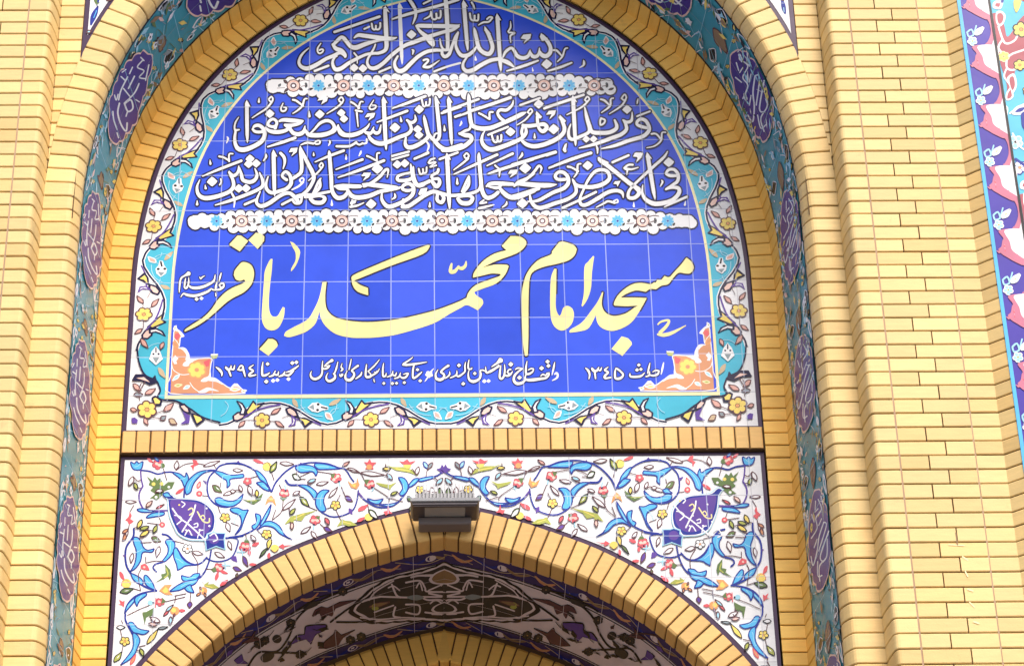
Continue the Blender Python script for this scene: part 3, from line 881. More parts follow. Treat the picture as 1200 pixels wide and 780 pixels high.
# --- cloud bands between the lines of writing
def cloud(name, x0, x1, yc, first, ys=27.0):
    """white scalloped band from pixel x0 to x1 round height yc; flowers every 29.3 px"""
    rng = random.Random(int(x0*7+yc))
    sf = Plane(0.0, base=0.0092); dc = Decor('u')
    outl = []
    n = int((x1-x0)/11.0)
    top, bot = [], []
    for i in range(n+1):
        x = x0 + (x1-x0)*i/n
        e = min(1.0, 0.45 + 0.12*min(i, n-i))
        top.append((x, yc - ys*0.43*e - rng.uniform(0, 2.6))); bot.append((x+3, yc + ys*0.43*e + rng.uniform(-1.0, 4.2)))
    discs = [(x, y+4.6, rng.uniform(5.0, 6.6)) for x, y in top] + [(x, y-4.6, rng.uniform(5.0, 6.8)) for x, y in bot] + [(x0+2, yc+2, 7.5), (x1-2, yc, 7.5)]
    for code, g in (('K', 1.9), ('W', 0.0)):
        h0 = dc.h
        body = [(x0, yc-ys*.27-g), (x1, yc-ys*.27-g), (x1, yc+ys*.27+g), (x0, yc+ys*.27+g)]
        dc.poly(sf, body, code)
        for x, y, r in discs:
            dc.poly(sf, [(x+(r+g)*math.cos(t), y+(r+g)*.92*math.sin(t)) for t in np.linspace(0, 2*math.pi, 13)[:-1]], code)
    x = x0 + (26 if first == 'r' else 28); k = 0 if first == 'r' else 1
    while x < x1-12:
        T = 'sN 3 -170,25 -70,40;sk 5 -170,15 -155,-15;cK 0,0 2'
        if k % 2 == 0:
            draw(dc, sf, 'lN -115,-65 -60,-20 30 k;lN 60,25 110,55 30 k;lN -60,30 -110,80 26 k;lN 50,-40 75,-70 18 k;cN 0,0 82;cp 0,0 70;cP -28,0 22;cP 28,6 20;cP 0,32 22;cP 4,-34 20;cW 0,0 44;cN 0,0 38;cW 0,0 20;sN 5 75,-50 130,-65 190,-55;sN 5 90,10 140,0;lS 138,-30 160,-5 22 k;lS 140,20 160,-5 20 k;lN 170,50 230,30 22 k;sN 4 -100,25 -190,30;lS -175,10 -150,-20 22 k', (x, yc), 10.0)
        else:
            draw(dc, sf, 'cL 0,0 70;' + ';'.join('lb %d,%d %d,%d 22 b' % (20*math.cos(t), 20*math.sin(t), 74*math.cos(t), 70*math.sin(t)) for t in np.linspace(0.2, 6.48, 10)[:-1]) + ';cB 0,0 14;lG 60,50 84,26 16 k', (x, yc), 10.0)
        x += 29.35; k += 1
    return dc.build(name, panel)
cloud('cloud_band', 318, 712, 102.0, 'r'); cloud('cloud_band', 226, 807, 260.5, 'b', 25.0)

# --- coral corner ornaments of the blue field
ORN = '''
po 78,640 84,470 92,300 104,170 112,70 150,62 200,115 170,130 160,200 150,225 210,232 248,290 246,320 330,322 450,320 448,370 440,430 442,490 470,500 540,540 620,590 660,560 720,590 745,625 700,640
qW 78,640 84,470 92,300 104,170 112,70 150,62 200,115 170,130 160,200 150,225 210,232 248,290 246,320 330,322 450,320 448,370 440,430 442,490 470,500 540,540 620,590 660,560 720,590 745,625 700,640
pW 112,20 130,30 150,62 185,90 208,120 178,122 150,78 116,66
fW 160,222 215,226 250,285 250,325 215,335 222,290 195,250
fW 190,385 210,350 270,322 335,325 290,345 240,390
fW 355,530 380,500 425,480 440,430 446,490 410,530
fW 420,520 470,494 520,520 555,560 500,535 450,528
fW 330,630 380,600 420,585 475,600 520,620 440,612 390,635
pW 620,600 660,548 690,550 725,590 690,580 660,575
pW 95,330 120,290 150,320 130,345 140,370 112,372
sW 7 90,380 110,430 180,468 260,462
sW 7 255,540 290,590 340,625
sW 6 105,130 140,170 160,210
lL 160,470 95,525 30 W;lL 255,570 195,600 30 W;lg 115,570 185,560 26 y
fR 120,100 150,90 165,120 140,150 120,140
pR 380,350 440,325 430,390 395,400
oY 318,425 84 7 O o
lY 620,605 720,600 30 W;pg 440,290 475,275 515,290 500,320 460,325;pW 445,280 515,278 505,290 450,294
lo 104,170 150,220 44 O;lg 108,60 132,20 20 W;lg 725,620 775,612 20 W
'''
for mir in (False, True):
    dc = Decor('u'); draw(dc, Plane(0.0, base=0.0092, mirror=mir), ORN, (190, 380), 7.8, 'W'); dc.build('corner_ornament', panel)
# --- the writing: brush strokes traced from the tiles (white with a dark contour)
def writing(name, blocks, grow, col='W', defw=20.0, ws=1.0, base=0.0094, line='K'):
    dc = Decor('u'); sf = Plane(0.0, base=base)
    dc = Decor('u')
    for org, sc, txt in blocks: draw_layer(dc, sf, txt, org, sc, line, grow, defw, ws)
    dc.h = max(dc.h+0.0002, 0.0010)
    for org, sc, txt in blocks: draw_layer(dc, sf, txt, org, sc, col, 0.0, defw, ws)
    return dc.build(name, panel)
def draw_layer(dc, sf, txt, org, sc, code, grow, defw, ws):
    one = Decor(dc.grid); one.h = dc.h
    draw(one, sf, txt, org, sc, code, code if grow > 0 else None, grow*sc, defw, ws=ws)
    if grow > 0:        # keep the grown pass only (the first half of the faces)
        nf = len(one.f)//2; one.f = one.f[:nf]; one.mi = one.mi[:nf]
        nv = max(max(f) for f in one.f)+1; one.v = one.v[:nv]
    n = len(dc.v); dc.v += one.v; dc.f += [tuple(i+n for i in f) for f in one.f]
    mi = dc.mat(code); dc.mi += [mi]*len(one.f); dc.h = one.h
BASMALA = [((340,0), 8.0, '''
s 880,85,8 890,110,30 897,250,36 903,400,36 903,455,34 885,490,30 830,512,26 780,515,24 700,530,24 560,600,30 480,655,34 430,665,34 405,635,28 400,590,22 420,550,18 440,540,14
p 892,68 936,135 925,128 905,120 880,100
s 600,370,10 640,345,30 700,350,34 850,370,36 960,375,26 1000,365,8
s 960,385,10 850,390,20 780,405,26 700,430,36 620,460,40 570,450,34 530,405,32 500,370,32 470,370,30 410,430,26
s 400,430,22 430,470,34 480,490,36 515,530,30 515,550,16
s 520,545,20 470,510,26 400,540,30 330,570,30 250,620,34 170,655,36 115,645,32 85,610,26 90,565,22 120,515,18 175,465,8
s 800,430,12 785,470,16 755,520,18
s 600,510,14 640,560,15
s 630,560,10 630,608,8
d 600,650,84
d 683,655,84
s 22 415,315 620,245 840,170
s 20 230,680 360,630
s 18 835,690 940,645
s 14 290,420,8 262,460 258,495 275,515 300,505 312,485 300,475 275,485
s 16 765,235 775,285 800,290 805,255
s 16 805,290 830,290 845,265 845,230
s 15 695,287 745,264
a 1025,35 1050,622 35
'''), ((450,0), 8.0, '''
s 300,258,14 330,256,32 450,258,34 600,260,34 680,258,24 710,246,6
s 705,262,10 640,295,28 540,320,28 400,365,34 280,410,34 190,445,30 80,525,30 -10,610,32 -80,652,34 -130,648,28 -155,610,22 -148,560,18 -110,500,16 -82,435,8
s 305,262,18 340,310,26 400,360,40 440,400,56 460,436,34
d 258,338,92
s 575,-30,34 585,100,36 592,230,36 597,400,32 596,480,30
s 525,380,10 535,440,16 560,480,22 600,480,26
s 695,312,8 668,360,20 640,440,24 610,520,30 570,545,30 545,520,26 540,490,24 480,485,28 400,500,30 320,545,32 250,610,34 190,668,36 140,680,36 108,650,30 100,600,24 130,540,16
a 745,12 785,495 36
s 845,275,8 852,310,28 868,380,32 888,460,34 930,505,34 980,520,36 1010,490,34 1015,440,32 985,350,32 958,300,26
p 942,258 1004,335 985,330 960,325 940,300
s 695,320,16 672,420,22 690,490,28 730,535,32 790,530,32 840,490,26 868,450,14
s 1100,565,30 1000,580,32 900,630,34 840,668,36 780,682,34 745,655,28 742,610,22 770,560,16 800,528,10
a 1060,140 1095,690 36
s 24 75,195,10 200,155 400,100 560,55 700,10
s 230,0,26 270,60,30 295,110,26 295,170,22 270,240,8
s 16 370,50 440,15
s 375,195,8 430,165,16 440,122,12
s 16 440,125 455,190 490,190 490,142
s 16 495,180 520,185 532,160 530,115
s 16 805,140 815,195 845,205 850,160
s 16 850,205 880,205 885,150
s 820,35,14 838,65,16 850,100,8
s 16 885,250,8 930,225 980,220 1005,195 1015,180 990,175 965,195
s 262,480,8 275,490,20 268,525,8
s 18 370,580 400,570 415,585 372,632
s 370,640,22 430,640,22 520,580,6
s 18 470,685 590,640 715,605
s 855,540,6 860,575,22
'''), ((560,0), 8.0, '''
s 215,575,30 280,600,36 335,640,14
s 235,550,14 260,500,24 310,465,24 340,490,26 370,540,32 420,558,32 470,540,28 490,485,10
s 490,500,14 510,540,30 545,545,30 570,520,24 577,465,8
s 575,490,16 600,530,34 640,540,36 675,510,34 680,460,32 650,400,30 605,350,26
p 592,325 655,375 640,395 600,400 580,360
d 645,615,100
s 24 270,680,12 420,635 565,582,14
s 22 655,680,12 770,645 880,602,14
s 305,215,6 306,270,15 282,312,13
s 15 290,320 345,325 305,350 308,412,8
p 400,375 425,340 500,332 490,375 425,424 450,385
s 705,485,14 740,490,18 790,545,12
s 840,465,14 815,475,14 790,545,16 745,592,10
s 990,580,8 995,605,22 985,630,16 950,650,6
s 510,650,6 515,680,14
''')]
writing('first_line_writing', BASMALA, 1.8, ws=1.08)
VERSE1 = [((260,105), 8.0, '''
a 235,110 240,515 34
s 290,380,12 310,355,26 350,350,30 388,380,32 402,440,34 370,500,36 300,545,36 220,575,40 160,570,38 130,530,30 122,470,26 130,405,20
s 290,385,20 310,405,24 350,412,26 395,405,26
s 130,405,20 120,370,14 130,320,14 160,272,6
s 130,395,22 165,390,12
s 14 440,105 465,80 480,105 465,130 445,115
s 470,130,16 420,190,16 345,240,14 285,280,8
s 350,95,6 348,130,20
s 575,142,8 555,190,14 565,215,16 595,210,16 605,185,14 580,180,12
s 665,110,16 700,120,18 765,170,14
s 800,100,12 775,105,14 755,165,18 710,210,14 665,238,8
p 895,118 925,82 998,82 985,122 930,155 950,110
s 14 1095,110 1120,85 1140,110 1125,135 1100,120
s 1130,135,16 1080,180,16 985,240,8
d 450,240,90
s 24 430,345 445,310 480,290 512,310 512,345 480,362 440,352
s 410,370,16 450,402,30 520,412,34 590,400,30 630,375,28 660,345,24
s 515,335,22 500,375,30
s 540,310,18 580,298,30 680,305,34 762,306,12
s 765,308,8 730,330,24 660,347,26 590,342,16
s 590,345,18 640,385,28 670,420,32 720,432,34 765,410,30 780,355,8
s 775,380,14 800,420,28 830,440,36 930,440,38 1020,415,34 1055,370,30 1030,320,26 980,305,28 920,330,24 870,385,18 825,430,14
s 1010,425,24 1060,400,22 1092,342,8
s 1085,375,14 1110,420,30 1150,440,34 1210,440,34
d 918,245,92
d 1120,232,80
d 1145,288,80
s 820,218,6 822,265,22
s 24 430,550,12 560,510 690,465
s 740,532,8 800,512,18 860,520,18
s 14 865,520 890,495 920,495 915,520 880,525
s 1010,490,10 1015,510,16 1000,540,8
s 50,455,8 60,475,18 45,515,8
s 20 1075,545 1200,545
'''), ((390,105), 8.0, '''
s 50,345,10 65,390,24 110,435,34 180,440,36 260,415,32 320,370,20 345,332,8
s 290,400,14 320,420,28 360,420,26 385,365,8
s 375,390,16 400,420,28 435,410,24 452,345,8
s 330,420,14 350,470,28 400,510,34 460,520,36 530,500,34 620,460,32 700,430,30 735,390,28 725,340,24 695,298,14
s 695,300,20 735,325,26 775,300,24 770,252,8
a 475,75 500,585 36
s 855,255,8 862,300,28 885,400,32 895,450,32 850,500,34 770,545,36 710,555,36 680,525,28 685,460,14
s 960,78,8 970,115,28 990,300,32 1000,430,30 985,480,26 950,490,20
p 962,68 1008,150 985,140 955,110
s 895,420,20 920,460,28 950,490,30 1000,545,34 1060,575,36 1130,560,36 1210,535,36
s 940,480,16 960,430,14 985,425,14
a 1085,75 1115,540 34
s 22 560,190,10 700,140 870,75
s 22 415,320,10 550,270 700,213
s 20 1020,235 1200,175
s 20 1145,270 1200,250
d 583,370,100
d 810,200,90
d 795,385,84
d 808,440,84
s 15 835,110 850,170 870,165 875,130
s 15 880,165 905,155 910,100
s 635,268,6 642,310,22
s 1045,348,6 1048,395,22
s 170,130,16 205,150,16 250,190,14
s 285,130,12 260,130,14 240,190,18
s 215,210,18 275,220,14
s 225,230,16 238,362,8
s 385,112,6 345,180,14 360,200,14 395,190,14 405,165,12 370,160,10
p 302,275 325,238 398,232 385,272 330,308 355,265
s 20 35,545 150,545 222,508
s 16 220,515 250,530 280,515
s 16 285,520 315,515 318,478
s 880,500,14 900,540,18 885,592,10
s 22 765,662,10 895,603
'''), ((520,105), 8.0, '''
s 230,50,6 235,90,30 240,200,32 255,320,34 280,360,34 360,380,36 450,370,36 560,325,34 660,280,36 730,245,34 770,228,10
s 255,340,18 240,385,20 200,400,22 148,430,18
s 145,425,20 200,440,36 250,450,36 255,490,34 180,550,36 80,575,36 -10,580,34
s 652,115,8 640,160,20 590,205,26 530,205,26 505,235,22 530,280,26 570,310,24
s 24 105,275,10 250,220
s 26 265,210 450,150 628,88
s 20 0,220 130,175 328,103
s 385,400,8 360,450,20 360,510,28 400,560,34 460,575,38 560,545,36 660,505,34 730,470,30 770,420,28 765,370,20 740,340,14
s 745,350,22 730,410,24 745,460,26
s 740,350,26 800,355,32 880,345,30 940,340,34 965,370,34 930,405,34 895,380,26 880,330,26 876,270,26
p 868,215 922,270 905,285 870,280 860,240
s 735,495,24 780,530,34 850,545,36 950,525,36 1060,475,36 1120,420,34 1130,370,32 1110,310,28
p 1088,250 1146,308 1130,325 1095,310 1075,275
d 625,410,92
d 890,150,94
d 1030,385,104
s 18 415,438 602,363
s 18 715,160 902,93
s 20 940,192 1060,150 1200,105
s 16 450,440 470,500 500,500 505,452
s 16 505,500 535,495 540,438
s 16 330,235 370,255 425,290
s 16 460,225 430,230 430,292
s 14 790,220 815,195 830,220 805,240 785,225
s 815,240,14 760,300,14 688,345,8
p 958,250 985,213 1052,208 1040,248 988,294 1010,245
s 850,425,6 852,465,20
s 1150,520,6 1140,560,14 1135,590,22
s 165,310,8 165,330,18 150,355,8
s 735,610,10 735,630,18 705,660,8
'''), ((640,105), 8.0, '''
a 250,65 275,545 36
s 230,338,10 210,400,22 215,460,28 250,480,28 330,450,28 390,420,28 405,380,28 380,280,28 360,178,10
s 365,190,10 375,250,26 405,350,30 430,410,34 500,420,34 590,415,34 650,385,32 660,350,28 640,298,16
s 308,562,8 400,540,22 500,510,30 620,465,32 700,435,32 750,390,30 745,340,26 720,298,14
s 725,305,20 760,320,26 800,300,24 805,226,8
s 518,567,8 640,540,26 780,490,30 900,455,32 955,410,32 965,370,30 935,310,30 890,290,28 855,310,26 850,340,24 890,360,28 950,375,24
d 757,200,90
d 375,478,72
d 443,478,72
s 20 0,180 180,120 352,63
s 14 365,105 385,80 405,105 380,125 360,110
s 395,120,14 330,180,16 193,250,8
s 510,105,16 550,120,18 600,170,12
s 630,95,12 605,105,14 595,170,18 518,230,8
s 14 710,90 735,60 750,90 730,115 705,95
s 745,110,14 700,170,16 593,240,8
s 16 512,282 550,300 540,330 510,345 505,310 515,282
s 860,100,8 855,125,14 850,150,6
s 16 850,265 900,245 972,218
s 16 985,430 1030,430 1075,480
s 1120,415,12 1085,420,14 1075,490,16 1020,540,12 943,560,8
s 180,525,6 165,575,18 180,590,20
s 470,540,10 480,570,18 480,612,8
s 22 25,745,10 220,670 420,605
s 22 0,630 92,600
s 20 620,695 772,630
''')]
writing('second_line_writing', VERSE1, 1.8, ws=1.08)
VERSE2 = [((215,165), 8.0, '''
s 155,378,8 130,440,20 135,500,28 170,540,34 230,550,36 330,530,34 430,490,32 470,440,30 465,380,26 440,330,20 430,298,10
s 430,310,22 470,340,26 510,310,24 520,248,8
s 525,265,14 545,330,26 560,380,30 620,400,32 670,380,30 690,330,24 670,272,8
s 298,616,8 420,580,24 560,530,28 680,480,28 740,440,28 745,390,26 715,312,10
a 845,95 855,538 36
s 795,348,10 775,420,22 785,470,28 830,500,30 900,485,30 970,460,32 1010,410,32 1000,340,28 965,305,26 935,320,22 930,350,22 970,380,26
s 1010,375,26 1060,345,28 1100,310,28 1110,250,28
s 1095,62,6 1100,110,28 1110,250,30 1105,310,26
s 720,488,10 690,560,20 690,600,26 730,625,32 800,600,34 900,532,32 960,505,30 1010,510,30 1060,560,34 1085,600,24
s 1020,560,18 1050,598,22 1098,590,22 1110,540,20
s 1040,540,20 1100,520,22 1200,520,26
d 625,182,86
d 612,230,86
d 683,225,86
d 270,395,100
d 520,460,86
d 588,458,86
s 22 180,345,10 350,275 545,200
s 20 575,610 680,565
s 20 925,610 1010,565
s 16 335,160 380,170 430,200
s 465,135,12 430,140,14 430,207,16
s 250,193,6 255,230,20
s 205,428,6 210,460,20
s 130,573,6 130,610,22
s 775,138,8 775,165,18 750,202,8
s 12 350,370 355,400 340,427
p 988,122 1010,83 1072,78 1060,122 1010,160 1035,115
s 910,128,24 945,170,26 950,220,20 935,277,8
s 450,498,16 480,560,18 475,637,8
s 14 1090,380 1115,360 1130,380 1110,405 1090,385
s 1125,400,16 1080,440,18 1018,472,12
'''), ((345,165), 8.0, '''
s 55,65,8 78,125,26 130,230,32 175,320,34 180,380,30 130,470,28 60,530,30 0,545,26
s 250,365,10 225,400,20 190,480,22 150,560,24
s 240,370,12 240,440,26 200,500,20
s 150,555,30 190,590,34 260,590,34 285,550,30 240,530,20 150,545,18
s 100,540,24 150,535,22 230,510,22 330,490,22
s 325,105,6 330,150,30 345,350,32 355,480,32 400,545,36 460,540,34 500,500,30
s 380,440,20 450,435,32 560,440,34 620,440,30
s 385,440,14 420,460,26 500,465,24
s 500,480,30 540,530,36 600,545,38 700,530,36 800,490,32 900,470,30 980,455,20 1003,443,6
s 640,420,14 720,425,36 850,440,36 960,450,24
s 650,440,24 720,410,26 800,350,26 850,290,24 880,285,18 870,357,6
s 820,500,12 820,560,24 850,610,32 890,630,34 960,610,32 1060,560,30 1110,510,30 1115,450,30 1075,415,28 1025,430,26 1015,465,24 1060,480,26 1110,470,20
s 1090,232,10 1100,300,28 1105,360,28 1040,385,28 970,380,26 980,340,22 1090,310,16
s 1105,340,20 1130,410,28 1170,435,30 1210,425,28
d 778,275,106
d 965,235,86
d 1035,225,86
d 720,605,100
s 22 195,212,10 330,155 465,105
s 22 390,282,10 640,188
s 24 410,357,10 620,285 842,198
s 18 915,157 1075,115
s 18 915,190 1070,145
s 16 680,155 715,170 770,200
s 800,128,13 775,135,14 775,207,12
p 628,345 650,313 717,313 700,352 640,390 670,345
s 14 540,570 570,590 530,600
s 525,632,20 590,620,18 652,593,8
s 14 575,575 530,592 540,612
s 14 235,245 255,220 270,245 250,265 235,250
s 265,260,14 210,320,16 133,387,8
s 940,508,8 945,540,18 915,562,8
s 180,123,6 182,150,18
s 485,143,6 485,185,18
s 625,108,8 620,130,18 605,157,8
s 350,568,6 352,615,22
'''), ((475,165), 8.0, '''
s -20,560,14 -30,600,24 -5,635,28
s -30,632,28 30,625,32 100,580,32 180,525,32 260,490,32 330,505,30 420,525,26 520,520,26 600,510,26 680,480,22 700,438,14
s 300,520,24 300,570,28 340,590,30 360,550,30 340,520,20
a 390,125 415,660 36
s 75,255,12 80,360,28 110,425,32 160,420,30 230,390,28
s 250,390,28 290,440,36 320,410,32 310,370,26 260,370,22 250,340,22 300,310,24 310,280,22
s 215,220,12 240,190,18 278,178,12
s 225,225,18 285,215,14 230,260,12 292,243,12
s 15 125,275 140,325 165,315 165,277
s 15 165,315 195,310 200,262
s 595,342,10 575,390,20 530,490,18
s 600,350,12 590,430,26 540,500,22
s 490,555,26 530,595,36 600,595,36 630,550,30 590,530,20 500,540,16
s 690,125,6 690,170,28 705,350,30 720,480,32 760,545,34 820,535,32 870,495,28
s 760,440,14 800,415,28 900,415,34 1010,420,26
s 900,430,16 860,455,24 780,440,16
s 880,450,20 920,500,34 980,540,38 1060,540,36 1150,505,34 1210,480,32
s 1030,430,14 1080,415,30 1200,430,36
s 1040,420,20 1110,390,24 1200,320,26
s 22 455,327,10 680,225 862,143
s 22 765,247,10 1007,133
s 24 775,322,10 900,280 1200,185
s 18 320,187 492,123
s 20 85,182 217,128
s 840,243,14 870,270,14 900,285,10
s 885,290,18 880,347,6
p 962,322 985,288 1053,283 1040,322 975,360 1005,320
s 14 550,155 575,130 595,155 575,180 555,165
s 590,180,16 530,230,16 453,287,8
d 1120,270,104
d 1095,600,100
p 122,512 145,463 208,453 195,498 135,524
s 485,363,6 487,415,22
s 230,588,6 228,630,20
s 950,583,8 945,610,16 908,637,8
s 1095,123,8 1090,150,18 1063,182,8
s 14 735,570 700,600 760,590
s 690,647,20 760,630,18 832,613,8
s 1165,508,10 1170,570,18
s 1145,580,8 1200,582,14
'''), ((600,165), 8.0, '''
s 40,420,16 120,420,36 250,430,40 350,430,36 417,423,8
s 20,440,14 60,400,24 150,360,24 210,300,22 250,250,22 275,270,18 263,317,6
s 0,540,34 60,525,36 160,490,32 250,460,30
s 148,585,8 250,570,26 380,500,30 480,460,32 525,410,32 520,350,30 480,310,28 430,310,26 405,345,26 430,375,26 500,375,26
s 165,508,12 180,580,26 220,630,32 280,640,34 400,600,32 520,560,30 590,510,28 600,460,26 580,400,24 565,373,10
s 575,400,16 620,435,28 680,445,32 760,445,34 850,420,34 910,370,32 900,310,28 850,285,26 780,300,26 720,370,22 670,470,20 635,560,22 650,610,28 700,610,30 800,555,32 900,495,32 980,480,30 1030,500,28 1042,547,6
s 815,172,14 830,200,32 900,250,34 1000,330,34 1100,410,36 1190,470,36
d 125,270,106
d 98,600,104
d 708,245,94
s 24 0,240 200,180 408,118
s 22 345,272,10 600,175 742,128
s 18 940,217 1092,148
s 20 473,642 650,560 787,493
s 16 520,255 560,265 620,300
s 645,228,12 615,240,16 610,310,16 578,357,8
p 948,417 965,393 1017,388 988,445 980,420
p 1133,162 1150,128 1212,123 1188,184 1160,160
s 18 1050,270 1090,240 1132,238
s 1060,275,24 1120,280,16 1182,263,8
s 1080,290,16 1075,332,6
s 788,637,8 860,600,16 900,580,18 960,595,20
s 14 950,580 985,565 990,590 955,595
s 1140,588,6 1142,630,18
'''), ((690,165), 8.0, '''
a 545,120 620,570 36
s 737,113,8 700,170,22 600,260,24 480,370,22 400,450,22 370,500,26 375,545,30 430,545,32 470,500,34 440,455,32 380,410,34
p 82,165 185,215 175,240 120,225 85,200
s 505,428,8 500,500,22 530,560,32 600,600,38 680,600,38 780,570,36 840,510,34 840,460,32 780,450,26 718,470,14
s 720,465,14 780,430,24 830,390,28 835,330,28 800,285,26 750,285,24 725,320,22 760,340,26 830,340,22
d 748,215,100
s 20 708,632,10 800,590 917,538
p 413,162 440,123 508,128 490,172 440,220 460,165
s 680,383,8 690,400,18 668,442,8
s 420,588,6 420,625,18
s 905,578,6 898,615,20
''')]
writing('third_line_writing', VERSE2, 1.8, ws=1.08)
NAME = [((200,265), 6.0, '''
f 445,352! 452,320 478,285 502,263 532,263 568,283 587,330 581,385 560,430 512,475 440,512 390,547 330,600 260,660 180,712 100,750! 105,733 160,695 230,650 290,590 330,530 390,470 450,435 500,415 526,397! 518,382! 490,392 460,382
p 412,138 472,74 497,76 546,112 487,186
p 548,106 600,55 638,60 660,82 658,112 612,169
f 705,238! 717,240! 712,320 700,420 692,520 695,600 715,640 750,640 775,600 790,575! 803,582! 795,650 760,720 710,741 665,720 642,660 645,560 655,420 662,330 685,270
f 840,116! 870,130 907,175 907,220 880,287 847,327! 850,303 878,250 878,195 860,160
'''), ((200,365), 6.0, 'p 624,272 688,200 718,200 742,214 754,240 750,255 688,318'), ((360,265), 6.0, '''
f 311,372! 345,342 590,238 830,147 862,149! 812,205 590,286 332,390! 372,420 428,442! 430,494! 358,470 322,428
f 108,402! 137,400! 128,480 130,560 150,610 200,650 290,672 420,682 560,672 700,650 900,600 1050,545 1120,512! 1140,465 1190,420 1280,385 1350,360 1360,345! 1300,340 1230,355 1165,370! 1175,330 1230,260 1310,205 1400,178! 1368,148! 1430,78! 1500,84 1540,120 1520,165 1460,205 1330,252 1228,302! 1310,280 1400,280 1416,292! 1390,350 1330,410 1240,445 1175,470! 1185,490 1232,522! 1236,555 1200,600! 1140,567 1110,565 1080,582 1000,625 890,690 720,745 600,775 480,790 400,793 300,790 200,765 130,710 97,655 86,606! 60,690 0,745 -60,770 -125,788 -162,778! -150,750 -100,720 0,665 45,600 85,510
s 1015,273,14 1008,325,28 1038,325,26 1065,290,14
s 1060,300,16 1090,305,26 1112,285,20 1117,257,10
'''), ((540,265), 6.0, '''
f 640,187! 690,122! 722,118 790,140 815,170! 800,212 760,247 680,272 590,292 520,320 488,360 478,450 475,600 475,780 470,917! 452,920! 440,850 430,700 428,520 438,420 470,330 540,250 630,210
f 657,308! 672,308! 670,450 668,580 690,636 705,622 720,582 750,568 785,590 795,640 775,700 720,741 670,725 637,670 627,560 632,380
f 930,217! 937,223! 922,330 915,440 890,520 855,574! 848,566! 865,470 868,300 895,258
'''), ((680,290), 6.0, '''
f 153,322! 161,322! 150,400 165,450 200,480 250,488 320,470 380,430 400,417 320,420 243,416! 235,402 260,350 310,300 370,265 430,257 492,266 520,252! 528,255 543,235! 565,237 592,208! 625,216 660,180 710,125 745,79! 780,108 796,150 775,187 740,191 690,186 650,225 620,263 592,272! 570,276 532,301! 490,300 460,319! 390,310 320,335 284,360! 380,360 466,363! 430,430 370,522 300,572 220,594 150,572 118,532 109,482! 60,572 0,596 -75,606! -70,585 10,535 70,460 120,390
p 218,720 290,632 335,645 360,672 362,690 295,770
s 545,548,10 570,528,14 622,520,16 605,560,22 560,605,24
s 545,618,16 590,622,26 650,605,22 740,556,6
''')]
writing('great_name_writing', NAME, 1.7, 'C')
